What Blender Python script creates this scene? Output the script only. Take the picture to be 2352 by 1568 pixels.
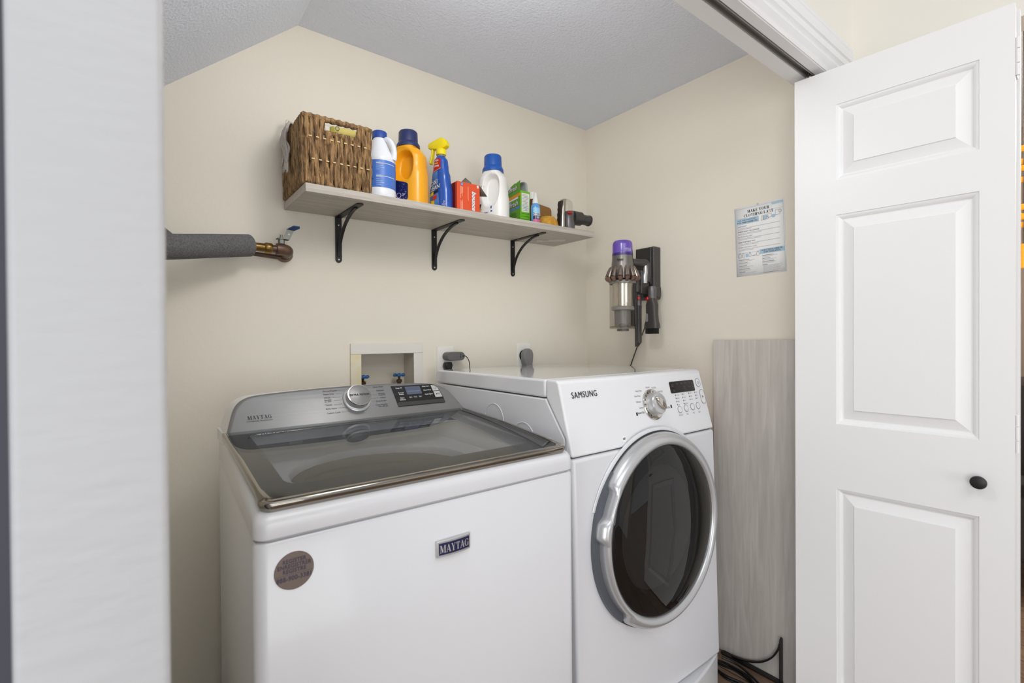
import bpy, math, random
from mathutils import Vector, Matrix
random.seed(7)
R = math.radians
PI = math.pi
S = bpy.context.scene
for o in list(bpy.data.objects):
    bpy.data.objects.remove(o)

# ------------------------------------------------------------------ camera
CAM_H = 1.215
cam = bpy.data.cameras.new('camera')
cam.sensor_width = 36.0
cam.lens = 17.1065
cam.clip_start = 0.02
camo = bpy.data.objects.new('camera', cam)
S.collection.objects.link(camo)
yaw, pitch, roll = 0.65629431, -0.0073754, -0.00677084
F0 = Vector((math.sin(yaw), math.cos(yaw), 0)); R0 = Vector((math.cos(yaw), -math.sin(yaw), 0)); U0 = Vector((0, 0, 1))
Fv = F0 * math.cos(pitch) + U0 * math.sin(pitch); Uv = U0 * math.cos(pitch) - F0 * math.sin(pitch)
Rv = R0 * math.cos(roll) + Uv * math.sin(roll); Uv = Uv * math.cos(roll) - R0 * math.sin(roll)
camo.matrix_world = Matrix(((Rv.x, Uv.x, -Fv.x, 0), (Rv.y, Uv.y, -Fv.y, 0), (Rv.z, Uv.z, -Fv.z, CAM_H), (0, 0, 0, 1)))
cam.dof.use_dof = True
cam.dof.focus_distance = 1.55
cam.dof.aperture_fstop = 4.0
S.camera = camo

# ------------------------------------------------------------------ world, lights, exposure
W = bpy.data.worlds.new('world'); S.world = W; W.use_nodes = True
bg = W.node_tree.nodes['Background']
bg.inputs[0].default_value = (0.93, 0.96, 1.0, 1)
bg.inputs[1].default_value = 0.60

def area(name, loc, target, sx, sy, power, col=(1, 1, 1)):
    l = bpy.data.lights.new(name, 'AREA'); l.shape = 'RECTANGLE'; l.size = sx; l.size_y = sy
    l.energy = power; l.color = col
    o = bpy.data.objects.new(name, l); S.collection.objects.link(o)
    o.location = loc
    o.rotation_euler = (Vector(target) - Vector(loc)).to_track_quat('-Z', 'Y').to_euler()
    return o
area('hall_ceiling_light', (0.2, -0.95, 2.6), (0.55, -0.55, 0.0), 1.6, 1.1, 17, (1.0, 0.98, 0.95))
area('hall_fill_light', (0.2, -4.6, 0.95), (0.9, 1.2, 1.35), 2.6, 1.9, 48, (0.97, 0.985, 1.0))  # added unseen fill from the hall; no window is built here
area('hall_side_light', (-1.9, -1.3, 1.0), (1.7, 1.0, 1.5), 1.7, 1.7, 36, (1.0, 0.985, 0.96))
fill_light = bpy.data.lights.new('closet_fill_light', 'POINT'); fill_light.energy = 8.2; fill_light.color = (1.0, 0.98, 0.95); fill_light.shadow_soft_size = 0.13  # added unseen fill lifting the closet ceiling and back wall
fill_light_o = bpy.data.objects.new('closet_fill_light', fill_light); S.collection.objects.link(fill_light_o); fill_light_o.location = (0.62, 0.80, 2.04)
S.view_settings.view_transform = 'Standard'
S.view_settings.look = 'None'
S.view_settings.gamma = 1.0
S.view_settings.use_curve_mapping = False
S.view_settings.exposure = 0.0

# ------------------------------------------------------------------ materials
def lin(c):
    return tuple(((v / 255) / 12.92 if v / 255 <= 0.04045 else ((v / 255 + 0.055) / 1.055) ** 2.4) for v in c) + (1,)
MATS = {}
def mat(name, col, rough=0.5, metal=0.0, coat=0.0, spec=0.5, bump=None, var=None, emit=None, alpha=None, trans=0.0):
    """bump = (scale, strength); var = (scale, second colour, stretch xyz)"""
    if name in MATS: return MATS[name]
    m = bpy.data.materials.new(name); m.use_nodes = True; MATS[name] = m
    nt = m.node_tree; p = nt.nodes['Principled BSDF']; L = nt.links.new
    p.inputs['Base Color'].default_value = lin(col)
    p.inputs['Roughness'].default_value = rough
    p.inputs['Metallic'].default_value = metal
    p.inputs['Coat Weight'].default_value = coat
    p.inputs['Coat Roughness'].default_value = 0.06
    p.inputs['Specular IOR Level'].default_value = spec
    p.inputs['Transmission Weight'].default_value = trans
    if alpha is not None: p.inputs['Alpha'].default_value = alpha
    tc = nt.nodes.new('ShaderNodeTexCoord')
    if bump:
        n = nt.nodes.new('ShaderNodeTexNoise'); n.inputs['Scale'].default_value = bump[0]; n.inputs['Detail'].default_value = 4
        b = nt.nodes.new('ShaderNodeBump'); b.inputs['Strength'].default_value = bump[1]; b.inputs['Distance'].default_value = 0.01
        mp = nt.nodes.new('ShaderNodeMapping')
        if len(bump) > 2: mp.inputs['Scale'].default_value = bump[2]
        L(tc.outputs['Object'], mp.inputs[0]); L(mp.outputs[0], n.inputs['Vector'])
        L(n.outputs[0], b.inputs['Height']); L(b.outputs[0], p.inputs['Normal'])
    if var:
        n = nt.nodes.new('ShaderNodeTexNoise'); n.inputs['Scale'].default_value = var[0]; n.inputs['Detail'].default_value = 6
        mp = nt.nodes.new('ShaderNodeMapping')
        if len(var) > 2: mp.inputs['Scale'].default_value = var[2]
        r = nt.nodes.new('ShaderNodeValToRGB')
        r.color_ramp.elements[0].color = lin(col); r.color_ramp.elements[1].color = lin(var[1])
        r.color_ramp.elements[0].position = 0.38; r.color_ramp.elements[1].position = 0.62
        L(tc.outputs['Object'], mp.inputs[0]); L(mp.outputs[0], n.inputs['Vector']); L(n.outputs[0], r.inputs[0]); L(r.outputs[0], p.inputs['Base Color'])
    if emit:
        p.inputs['Emission Color'].default_value = lin(emit[0]); p.inputs['Emission Strength'].default_value = emit[1]
    return m

def smoked(name, tint, ior=1.5, rough=0.0):
    """tinted pane: sees through with a tint, reflects by Fresnel"""
    if name in MATS: return MATS[name]
    m = bpy.data.materials.new(name); m.use_nodes = True; MATS[name] = m
    nt = m.node_tree; nt.nodes.clear(); L = nt.links.new
    out = nt.nodes.new('ShaderNodeOutputMaterial'); mx = nt.nodes.new('ShaderNodeMixShader')
    tr = nt.nodes.new('ShaderNodeBsdfTransparent'); tr.inputs[0].default_value = (*tint, 1)
    gl = nt.nodes.new('ShaderNodeBsdfGlossy'); gl.inputs['Roughness'].default_value = rough
    fr = nt.nodes.new('ShaderNodeFresnel'); ge = nt.nodes.new('ShaderNodeNewGeometry'); mr = nt.nodes.new('ShaderNodeMapRange')
    mr.inputs['To Min'].default_value = ior; mr.inputs['To Max'].default_value = 1 / ior     # same reflection from either side of the pane
    L(ge.outputs['Backfacing'], mr.inputs['Value']); L(mr.outputs[0], fr.inputs[0])
    L(fr.outputs[0], mx.inputs[0]); L(tr.outputs[0], mx.inputs[1]); L(gl.outputs[0], mx.inputs[2]); L(mx.outputs[0], out.inputs[0])
    return m

def wood(name, c1, c2, axis=1, scale=6.0, stretch=14.0, rough=0.5, planks=None):
    if name in MATS: return MATS[name]
    m = mat(name, c1, rough)
    nt = m.node_tree; p = nt.nodes['Principled BSDF']; L = nt.links.new
    tc = nt.nodes.new('ShaderNodeTexCoord'); mp = nt.nodes.new('ShaderNodeMapping')
    sc = [stretch, stretch, stretch]; sc[axis] = 1.0
    mp.inputs['Scale'].default_value = sc
    n = nt.nodes.new('ShaderNodeTexNoise'); n.inputs['Scale'].default_value = scale; n.inputs['Detail'].default_value = 8; n.inputs['Distortion'].default_value = 0.7
    r = nt.nodes.new('ShaderNodeValToRGB')
    r.color_ramp.elements[0].color = lin(c1); r.color_ramp.elements[0].position = 0.3
    r.color_ramp.elements[1].color = lin(c2); r.color_ramp.elements[1].position = 0.72
    L(tc.outputs['Object'], mp.inputs[0]); L(mp.outputs[0], n.inputs['Vector']); L(n.outputs[0], r.inputs[0])
    last = r.outputs[0]
    if planks:
        br = nt.nodes.new('ShaderNodeTexBrick')
        m2 = nt.nodes.new('ShaderNodeMapping'); m2.inputs['Rotation'].default_value = (0, 0, R(90))
        br.inputs['Scale'].default_value = 1.0; br.inputs['Brick Width'].default_value = 1.2; br.inputs['Row Height'].default_value = planks
        br.inputs['Mortar Size'].default_value = 0.0025
        br.inputs['Color1'].default_value = (1, 1, 1, 1); br.inputs['Color2'].default_value = (0.7, 0.7, 0.7, 1); br.inputs['Mortar'].default_value = (0.2, 0.2, 0.2, 1)
        mm = nt.nodes.new('ShaderNodeMixRGB'); mm.blend_type = 'MULTIPLY'; mm.inputs[0].default_value = 1
        L(tc.outputs['Object'], m2.inputs[0]); L(m2.outputs[0], br.inputs['Vector']); L(last, mm.inputs[1]); L(br.outputs[0], mm.inputs[2]); last = mm.outputs[0]
    L(last, p.inputs['Base Color'])
    return m

WALL = mat('beige_wall_paint', (232, 226, 212), 0.75, bump=(60, 0.06))
HALL = mat('cream_hall_paint', (240, 236, 227), 0.75, bump=(60, 0.05))
CEIL = mat('white_ceiling_texture', (230, 236, 248), 0.85, bump=(130, 0.35))
TRIM = mat('white_trim_paint', (238, 238, 239), 0.35)
DOORW = mat('white_door_paint', (240, 240, 241), 0.38)
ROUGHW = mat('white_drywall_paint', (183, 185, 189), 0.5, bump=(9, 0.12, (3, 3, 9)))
SLATE = mat('slate_grey_left', (70, 72, 82), 0.7)  # dark blue grey tone for the wall section left of the opening
FLOORM = wood('wood_plank_floor', (112, 90, 72), (156, 130, 106), axis=1, scale=5, stretch=12, rough=0.4, planks=0.13)
APP = mat('white_enamel', (220, 221, 225), 0.24, coat=0.2)
APPT = mat('glossy_top_enamel', (226, 227, 231), 0.16, coat=1.0)
APPG = mat('white_plastic', (229, 230, 233), 0.3, coat=0.2)
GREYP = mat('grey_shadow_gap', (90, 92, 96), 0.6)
BLACK = mat('black_plastic', (16, 16, 17), 0.35)
BLACKM = mat('black_powder_coat', (20, 20, 21), 0.45)
CHROME = mat('chrome', (205, 200, 192), 0.08, 1.0)
STEEL = mat('brushed_silver', (132, 132, 132), 0.36, 0.35, bump=(40, 0.04, (0.02, 3, 3)))
STEELD = mat('dark_silver_edge', (120, 120, 120), 0.3, 0.5)
SILVERP = mat('silver_paint', (196, 197, 199), 0.3, 0.55, coat=0.3)
INK = mat('dark_ink', (40, 40, 44), 0.6)
INKG = mat('grey_ink', (112, 112, 116), 0.6)
INKL = mat('light_ink', (220, 222, 226), 0.6)
NAVY = mat('navy_enamel', (28, 34, 78), 0.25, coat=0.5)
SHELFW = wood('grey_ash_laminate', (168, 160, 149), (198, 192, 182), axis=0, scale=5, stretch=22, rough=0.5)
BOARDW = wood('grey_board_laminate', (190, 184, 178), (212, 207, 201), axis=2, scale=4, stretch=13, rough=0.5)

# ------------------------------------------------------------------ mesh helpers
class B:
    def __init__(s): s.v = []; s.f = []; s.mi = []; s.mats = []
    def m(s, mt):
        if mt not in s.mats: s.mats.append(mt)
        return s.mats.index(mt)
    def add(s, vs, fs, mt, M=None):
        k = len(s.v); i = s.m(mt)
        s.v += [(M @ Vector(v)) if M is not None else Vector(v) for v in vs]
        s.f += [tuple(k + a for a in f) for f in fs]; s.mi += [i] * len(fs)
        return s
    def box(s, x0, x1, y0, y1, z0, z1, mt, M=None):
        vs = [(x, y, z) for z in (z0, z1) for y in (y0, y1) for x in (x0, x1)]
        return s.add(vs, [(0, 2, 3, 1), (4, 5, 7, 6), (0, 1, 5, 4), (2, 6, 7, 3), (0, 4, 6, 2), (1, 3, 7, 5)], mt, M)
    def loft(s, rings, mt, cap0=True, cap1=True, closed=True, M=None, mf=None):
        n = len(rings[0]); vs = [p for r in rings for p in r]; fs = []
        for i in range(len(rings) - 1):
            for j in range(n if closed else n - 1):
                a = i * n + j; b = i * n + (j + 1) % n
                fs.append((a, b, b + n, a + n))
        if cap0: fs.append(tuple(range(n - 1, -1, -1)))
        if cap1: fs.append(tuple((len(rings) - 1) * n + j for j in range(n)))
        return s.add(vs, fs, mt, M)
    def prism(s, poly, axis, lo, hi, mt, M=None):
        def P(a, b, c): return {'x': (c, a, b), 'y': (a, c, b), 'z': (a, b, c)}[axis]
        return s.loft([[P(a, b, lo) for a, b in poly], [P(a, b, hi) for a, b in poly]], mt, M=M)
    def lathe(s, prof, mt, n=32, M=None, cap=True, rx=1.0, ry=1.0):
        rings = [[(r * rx * math.cos(2 * PI * j / n), r * ry * math.sin(2 * PI * j / n), z) for j in range(n)] for r, z in prof]
        return s.loft(rings, mt, cap, cap, M=M)
    def tube(s, path, r, mt, n=12, cap=True, M=None, lobes=0, twist=0.0, depth=0.18, closed=False):
        path = [Vector(p) for p in path]; N = len(path)
        rr = r if isinstance(r, (list, tuple)) else [r] * N
        rings = []; up = None; dist = 0
        for i, p in enumerate(path):
            if closed: t = path[(i + 1) % N] - path[i - 1]
            else: t = path[min(i + 1, N - 1)] - path[max(i - 1, 0)]
            t.normalize()
            if up is None:
                up = Vector((0, 0, 1)) if abs(t.z) < 0.9 else Vector((1, 0, 0))
            up = (up - t * up.dot(t)).normalized(); sd = t.cross(up)
            if i: dist += (p - path[i - 1]).length
            ring = []
            for j in range(n):
                a = 2 * PI * j / n
                k = rr[i] * (1 + depth * math.cos(lobes * a + twist * dist) if lobes else 1)
                ring.append(p + up * math.cos(a) * k + sd * math.sin(a) * k)
            rings.append(ring)
        if closed: rings.append(rings[0])
        return s.loft(rings, mt, cap and not closed, cap and not closed, M=M)
    def ball(s, c, r, mt, sx=1, sy=1, sz=1, n=20):
        prof = [(max(1e-5, math.sin(PI * i / 12)) * r, -math.cos(PI * i / 12) * r) for i in range(13)]
        M = Matrix.Translation(c) @ Matrix.Diagonal((sx, sy, sz, 1))
        return s.lathe(prof, mt, n, M)
    def grid(s, fn, nu, nv, mt, M=None):
        vs = [fn(u / nu, v / nv) for v in range(nv + 1) for u in range(nu + 1)]
        fs = [(v * (nu + 1) + u, v * (nu + 1) + u + 1, (v + 1) * (nu + 1) + u + 1, (v + 1) * (nu + 1) + u) for v in range(nv) for u in range(nu)]
        return s.add(vs, fs, mt, M)
    def text(s, body, size, fn, mt, align='CENTER', bold=0.0, space=1.0, shear=0.0, sx=1.0, at=(0, 0), M=None):
        vs, fs = textmesh(body, align, bold, space, shear)
        return s.add([fn(at[0] + x * size * sx, at[1] + y * size) for x, y in vs], fs, mt, M)
    def serif(s, body, height, fn, mt, at=(0, 0), sx=1.0, gap=0.12, wt=1.0, shear=0.0, M=None):
        quads, w = seriftext(body, gap, wt)
        for q in quads:
            s.add([fn(at[0] + (x - w / 2 + shear * y) * height * sx, at[1] + (y - 0.5) * height) for x, y in q], [tuple(range(len(q)))], mt, M)
        return s

TEXTS = {}
def textmesh(body, align, bold, space, shear):
    if 'M' in body or 'm' in body: bold = 0.0      # thick outlines close up the M
    key = (body, align, bold, space, shear)
    if key not in TEXTS:
        cu = bpy.data.curves.new('lettering', 'FONT'); cu.body = body; cu.size = 1.0; cu.align_x = align; cu.align_y = 'CENTER'
        cu.offset = bold; cu.space_character = space; cu.shear = shear; cu.resolution_u = 3
        ob = bpy.data.objects.new('lettering', cu)
        me = ob.to_mesh()
        vs = [(v.co.x, v.co.y) for v in me.vertices]; fs = [tuple(p.vertices) for p in me.polygons]
        ob.to_mesh_clear(); bpy.data.objects.remove(ob); bpy.data.curves.remove(cu)
        TEXTS[key] = (vs, fs)
    return TEXTS[key]

def seriftext(body, gap, wt):
    TH, HL = 0.20 * wt, 0.06
    out = []; x = 0.0
    def st(q, a, b, w):                 # stroke with horizontal width w
        q.append([(a[0] - w / 2, a[1]), (a[0] + w / 2, a[1]), (b[0] + w / 2, b[1]), (b[0] - w / 2, b[1])])
    def sf(q, cx, y, hw=0.17):
        y0 = y if y < 0.5 else y - 0.055
        q.append([(cx - hw, y0), (cx + hw, y0), (cx + hw, y0 + 0.055), (cx - hw, y0 + 0.055)])
    def hb(q, x0, x1, y, h=0.06):
        q.append([(x0, y - h / 2), (x1, y - h / 2), (x1, y + h / 2), (x0, y + h / 2)])
    def arc(q, cx, cy, rx, ry, a0, a1, th=TH, n=14):
        for i in range(n):
            t0 = R(a0 + (a1 - a0) * i / n); t1 = R(a0 + (a1 - a0) * (i + 1) / n)
            w0 = HL + (th - HL) * abs(math.cos(t0)); w1 = HL + (th - HL) * abs(math.cos(t1))
            q.append([(cx + rx * math.cos(t0), cy + ry * math.sin(t0)), (cx + rx * math.cos(t1), cy + ry * math.sin(t1)),
                      (cx + (rx - w1) * math.cos(t1), cy + (ry - HL) * math.sin(t1)), (cx + (rx - w0) * math.cos(t0), cy + (ry - HL) * math.sin(t0))])
    for ch in body:
        q = []; w = 0.75
        if ch == ' ': x += 0.4; continue
        if ch == 'M':
            st(q, (.14, 0), (.14, 1), HL); st(q, (.2, 1), (.5, .05), TH); st(q, (.5, .05), (.84, 1), HL); st(q, (.9, 0), (.9, 1), TH)
            sf(q, .14, 0, .14); sf(q, .9, 0); sf(q, .14, 1, .14); sf(q, .92, 1, .15); w = 1.07
        elif ch == 'A':
            st(q, (.12, 0), (.43, 1), HL); st(q, (.74, 0), (.43, 1), TH); hb(q, .22, .64, .32); sf(q, .13, 0, .13); sf(q, .74, 0); w = .9
        elif ch == 'Y':
            st(q, (.42, .42), (.16, 1), TH); st(q, (.42, .42), (.72, 1), HL); st(q, (.42, 0), (.42, .46), TH); sf(q, .42, 0); sf(q, .16, 1); sf(q, .72, 1, .13); w = .86
        elif ch == 'T':
            st(q, (.4, 0), (.4, 1), TH); hb(q, .03, .77, .97); sf(q, .4, 0); st(q, (.05, .7), (.05, 1), HL); st(q, (.75, .7), (.75, 1), HL); w = .8
        elif ch in 'GC':
            arc(q, .42, .5, .42, .5, 45, 315); st(q, (.74, .68), (.74, .95), HL)
            if ch == 'G': st(q, (.72, .05), (.72, .42), TH); sf(q, .72, .46, .15)
            w = .86
        elif ch == 'O': arc(q, .42, .5, .42, .5, 0, 360, n=26); w = .84
        elif ch == 'K':
            st(q, (.17, 0), (.17, 1), TH); st(q, (.27, .42), (.72, 1), HL); st(q, (.74, 0), (.42, .6), TH); sf(q, .17, 0); sf(q, .17, 1); sf(q, .72, 1, .13); sf(q, .74, 0); w = .92
        elif ch in 'EL':
            st(q, (.17, 0), (.17, 1), TH); sf(q, .17, 0); sf(q, .17, 1); hb(q, .1, .68, .03); st(q, (.66, .0), (.66, .3), HL)
            if ch == 'E': hb(q, .1, .64, .97); st(q, (.62, .72), (.62, 1), HL); hb(q, .2, .48, .5); st(q, (.47, .38), (.47, .62), HL)
            w = .72
        elif ch == 'U':
            st(q, (.17, .3), (.17, 1), TH); st(q, (.72, .3), (.72, 1), HL); arc(q, .41, .32, .34, .32, 180, 360, n=12); sf(q, .17, 1); sf(q, .72, 1, .13); w = .86
        elif ch in 'RP':
            st(q, (.17, 0), (.17, 1), TH); sf(q, .17, 0); sf(q, .17, 1); arc(q, .42, .75, .3, .25, -90, 90); hb(q, .2, .45, .97); hb(q, .2, .45, .53)
            if ch == 'R': st(q, (.72, 0), (.48, .52), TH); sf(q, .74, 0, .12)
            w = .86
        elif ch == 'H':
            st(q, (.17, 0), (.17, 1), TH); st(q, (.75, 0), (.75, 1), TH); hb(q, .2, .75, .5)
            for cx in (.17, .75): sf(q, cx, 0); sf(q, cx, 1)
            w = .92
        elif ch == 'I': st(q, (.17, 0), (.17, 1), TH); sf(q, .17, 0); sf(q, .17, 1); w = .34
        elif ch == 'N':
            st(q, (.12, 0), (.12, 1), HL); st(q, (.2, 1), (.76, 0), TH); st(q, (.8, 0), (.8, 1), HL); sf(q, .12, 0, .12); sf(q, .14, 1, .14); sf(q, .8, 1, .12); w = .92
        elif ch == 'S':
            arc(q, .33, .74, .28, .26, 30, 270, .17); arc(q, .35, .26, .3, .26, -150, 90, .17); w = .68
        out += [[(x + a, b) for a, b in poly] for poly in q]
        x += w + gap
    return out, x - gap

WORLD = {}
def coll(o): S.collection.objects.link(o); return o
def tag(o, label, cat, group=None, kind=None):
    if label: o['label'] = label
    if cat: o['category'] = cat
    if group: o['group'] = group
    if kind: o['kind'] = kind
    return o
def thing(name, label, cat, loc=(0, 0, 0), rz=0.0, group=None, kind=None, rot=None):
    o = coll(bpy.data.objects.new(name, None)); o.empty_display_size = 0.05
    o.location = loc; o.rotation_euler = rot or (0, 0, rz)
    WORLD[o.name] = Matrix.Translation(loc) @ (Matrix.Rotation(rz, 4, 'Z') if rot is None else o.rotation_euler.to_matrix().to_4x4())
    return tag(o, label, cat, group, kind)
def mesh(name, b, parent=None, local=False, bevel=0.0, seg=2, sharp=38, label=None, bang=30):
    me = bpy.data.meshes.new(name)
    vs = b.v
    if parent is not None and not local:
        Mi = WORLD[parent.name].inverted(); vs = [Mi @ v for v in vs]
    me.from_pydata([tuple(v) for v in vs], [], b.f)
    for mt in b.mats: me.materials.append(mt)
    me.polygons.foreach_set('material_index', b.mi)
    me.polygons.foreach_set('use_smooth', [True] * len(me.polygons))
    me.set_sharp_from_angle(angle=R(sharp)); me.update()
    o = coll(bpy.data.objects.new(name, me))
    if parent is not None:
        o.parent = parent
        WORLD[o.name] = WORLD[parent.name]
    else:
        WORLD[o.name] = Matrix.Identity(4)
    if bevel:
        md = o.modifiers.new('bevel', 'BEVEL'); md.width = bevel; md.segments = seg; md.limit_method = 'ANGLE'; md.angle_limit = R(bang); md.harden_normals = False
    if label: o['label'] = label
    return o
def struct(name, b, **k):
    o = mesh(name, b, **k); o['kind'] = 'structure'; return o
def rrect(x0, x1, y0, y1, r, n=5):
    pts = []
    for cx, cy, a in ((x1 - r, y0 + r, -90), (x1 - r, y1 - r, 0), (x0 + r, y1 - r, 90), (x0 + r, y0 + r, 180)):
        for i in range(n + 1):
            t = R(a + 90 * i / n); pts.append((cx + r * math.cos(t), cy + r * math.sin(t)))
    return pts
def smooth(pts, n=6, closed=False):
    """Catmull-Rom"""
    P = [Vector(p) for p in pts]; out = []
    N = len(P); rng = range(N) if closed else range(N - 1)
    for i in rng:
        p0 = P[i - 1] if (i or closed) else P[0]; p1 = P[i]; p2 = P[(i + 1) % N]; p3 = P[(i + 2) % N] if (closed or i + 2 < N) else P[-1]
        for k in range(n):
            t = k / n
            out.append(0.5 * ((2 * p1) + (p2 - p0) * t + (2 * p0 - 5 * p1 + 4 * p2 - p3) * t * t + (3 * p1 - p0 - 3 * p2 + p3) * t ** 3))
    if not closed: out.append(P[-1])
    return out
def sstep(a, b, x):
    t = max(0, min(1, (x - a) / (b - a))); return t * t * (3 - 2 * t)
AX = {'x': Matrix.Rotation(R(90), 4, 'Y'), '-y': Matrix.Rotation(R(90), 4, 'X'), 'y': Matrix.Rotation(R(-90), 4, 'X'), '-x': Matrix.Rotation(R(-90), 4, 'Y')}

# ------------------------------------------------------------------ the setting
YB, XR, ZC = 1.73, 1.8144, 2.265
b = B(); b.box(-1.6, 5.2, -3.2, 1.9, -0.06, 0, FLOORM); struct('floor', b)
b = B()
hx0, hx1, hz0, hz1 = 0.634, 0.852, 0.955, 1.164
b.box(-0.45, hx0, YB, YB + 0.1, 0, 2.4, WALL); b.box(hx1, XR + 0.1, YB, YB + 0.1, 0, 2.4, WALL)
b.box(hx0, hx1, YB, YB + 0.1, 0, hz0, WALL); b.box(hx0, hx1, YB, YB + 0.1, hz1, 2.4, WALL)
struct('wall_back', b)
b = B(); b.box(XR, XR + 0.09, 0.695, YB, 0, 2.4, WALL); struct('wall_right', b)
b = B(); b.box(-0.45, -0.20, 0.7, YB, 0, 2.4, WALL); struct('wall_left', b)
b = B()
sl = 0.8595
b.prism([(0.436, ZC), (XR + 0.09, ZC), (XR + 0.09, ZC + 0.1), (0.40, ZC + 0.1), (-0.45, ZC - sl * 0.886 + 0.12), (-0.45, ZC - sl * 0.886)], 'y', 0.66, YB + 0.1, CEIL)
struct('ceiling', b)
b = B(); b.box(-0.1, 1.94, 0.61, 0.695, 2.045, 2.75, HALL); b.box(1.765, 1.94, 0.61, 0.695, 0, 2.045, HALL); struct('wall_front', b)
b = B(); b.box(-0.45, -0.06, 0.62, 0.70, 0, 2.75, SLATE); b.box(-1.6, -0.45, 0.62, 0.70, 0, 2.75, SLATE); struct('wall_front_left', b)
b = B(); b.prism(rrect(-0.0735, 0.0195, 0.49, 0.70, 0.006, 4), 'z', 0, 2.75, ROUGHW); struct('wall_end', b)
b = B(); b.box(1.94, 2.04, 0.27, 0.695, 0, 2.75, HALL); b.box(1.94, 2.04, -1.1, 0.27, 2.092, 2.75, HALL); b.box(1.94, 2.04, -3.2, -1.1, 0, 2.75, HALL); struct('wall_hall', b)
b = B(); b.box(4.7, 4.8, -3.2, 1.9, 0, 2.6, mat('taupe_room_paint', (150, 138, 126), 0.8)); b.box(2.04, 4.7, 1.8, 1.9, 0, 2.6, MATS['taupe_room_paint']); struct('wall_far', b)
b = B(); b.box(2.04, 4.8, -3.2, 1.9, 2.6, 2.66, CEIL); struct('ceiling_far', b)

# head jamb, casing
b = B(); b.box(0.0195, 1.745, 0.600, 0.628, 2.028, 2.045, TRIM); b.box(0.0195, 1.745, 0.652, 0.697, 2.028, 2.045, TRIM); struct('trim_1', b, bevel=0.0015)
b = B()
prof = [(0.610, 2.030), (0.597, 2.030), (0.594, 2.036), (0.598, 2.041), (0.592, 2.047), (0.586, 2.058), (0.588, 2.066), (0.593, 2.070), (0.590, 2.074), (0.583, 2.080), (0.583, 2.098),
        (0.588, 2.101), (0.581, 2.106), (0.578, 2.128), (0.583, 2.131), (0.579, 2.137), (0.579, 2.145), (0.610, 2.145)]
b.prism(prof, 'x', 0.0195, 1.86, TRIM); struct('trim_2', b, sharp=25)
b = B(); b.prism([(x - 2.030 + 1.755, y) for y, x in prof], 'z', 0, 2.03, TRIM); struct('trim_3', b, sharp=25)
b = B(); b.box(1.745, 1.765, 0.598, 0.697, 0, 2.028, TRIM); struct('trim_4', b)
b = B()
TRK = mat('dark_track_metal', (150, 148, 144), 0.45, 0.5)
b.box(0.03, 1.735, 0.629, 0.632, 2.027, 2.044, TRK); b.box(0.03, 1.735, 0.648, 0.651, 2.027, 2.044, TRK); b.box(0.03, 1.735, 0.629, 0.651, 2.0405, 2.0445, TRK)
tag(mesh('door_track', b), 'long dark metal track let into the white head jamb above the opening', 'door track')

# ------------------------------------------------------------------ bifold door
A = Vector((1.654, 0.675, 0)); Bp = Vector((1.6835, 0.190, 0)); ud = (Bp - A).normalized(); nd = Vector((ud.y, -ud.x, 0))
if nd.x > 0: nd = -nd
LW = 0.486
def leafmesh(orig, face_n, w=LW, z0=0.012, z1=2.015, th=0.034):
    b = B()
    def P(u, d, z): return orig + ud * u + face_n * d + Vector((0, 0, z))
    us = [0, 0.112, 0.423, w]; zs = [z0, 0.15, 0.756, 0.950, 1.576, 1.680, 1.905, z1]
    for i in range(3):
        for j in range(7):
            u0, u1, a, c = us[i], us[i + 1], zs[j], zs[j + 1]
            if i == 1 and j in (1, 3, 5):
                rings = []
                for ins, d in ((0, 0), (0.0008, -0.0028), (0.004, -0.0036), (0.007, -0.0050), (0.0105, -0.0080), (0.0135, -0.0118), (0.0165, -0.0122), (0.0438, -0.0042), (0.0450, -0.0010)):
                    rings.append([P(u0 + ins, d, a + ins), P(u1 - ins, d, a + ins), P(u1 - ins, d, c - ins), P(u0 + ins, d, c - ins)])
                b.loft(rings, DOORW, False, True)
            else:
                b.add([P(u0, 0, a), P(u1, 0, a), P(u1, 0, c), P(u0, 0, c)], [(0, 1, 2, 3)], DOORW)
    q = [P(0, 0, z0), P(w, 0, z0), P(w, 0, z1), P(0, 0, z1), P(0, -th, z0), P(w, -th, z0), P(w, -th, z1), P(0, -th, z1)]
    b.add(q, [(4, 7, 6, 5), (0, 4, 5, 1), (1, 5, 6, 2), (2, 6, 7, 3), (3, 7, 4, 0)], DOORW)
    return b
door = thing('door_1', 'white panelled bifold closet door folded open at the right of the opening', 'door', (A.x, A.y, 0), kind='structure')
mesh('leaf', leafmesh(A, nd), door, sharp=20)
mesh('leaf', leafmesh(A + ud * 0.006 - nd * 0.042, nd), door, sharp=20)
b = B(); kc = A + ud * 0.4235 + Vector((0, 0, 0.847))
KM = Matrix.Translation(kc) @ nd.to_track_quat('Z', 'Y').to_matrix().to_4x4()
b.lathe([(0.0065, -0.001), (0.0065, 0.014), (0.012, 0.017), (0.0155, 0.021), (0.0165, 0.025), (0.015, 0.0285), (0.009, 0.030), (0.0, 0.0302)], mat('black_knob', (26, 23, 24), 0.4), 28, KM)
mesh('knob', b, door, label='small round black knob')
for zc in (1.885, 0.973, 0.16):
    b = B(); hc = A + ud * (LW + 0.004) - nd * 0.004
    for k, (z0, z1) in enumerate(((-0.045, -0.017), (-0.015, 0.018), (0.02, 0.046))):
        b.tube([hc + Vector((0, 0, zc + z0)), hc + Vector((0, 0, zc + z1))], 0.0042, TRIM, 10)
    b.box(hc.x - 0.001, hc.x + 0.03, hc.y + 0.002, hc.y + 0.004, zc - 0.045, zc + 0.046, TRIM)
    mesh('hinge', b, door)
b = B(); pc = A + ud * 0.035 - nd * 0.017
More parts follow.
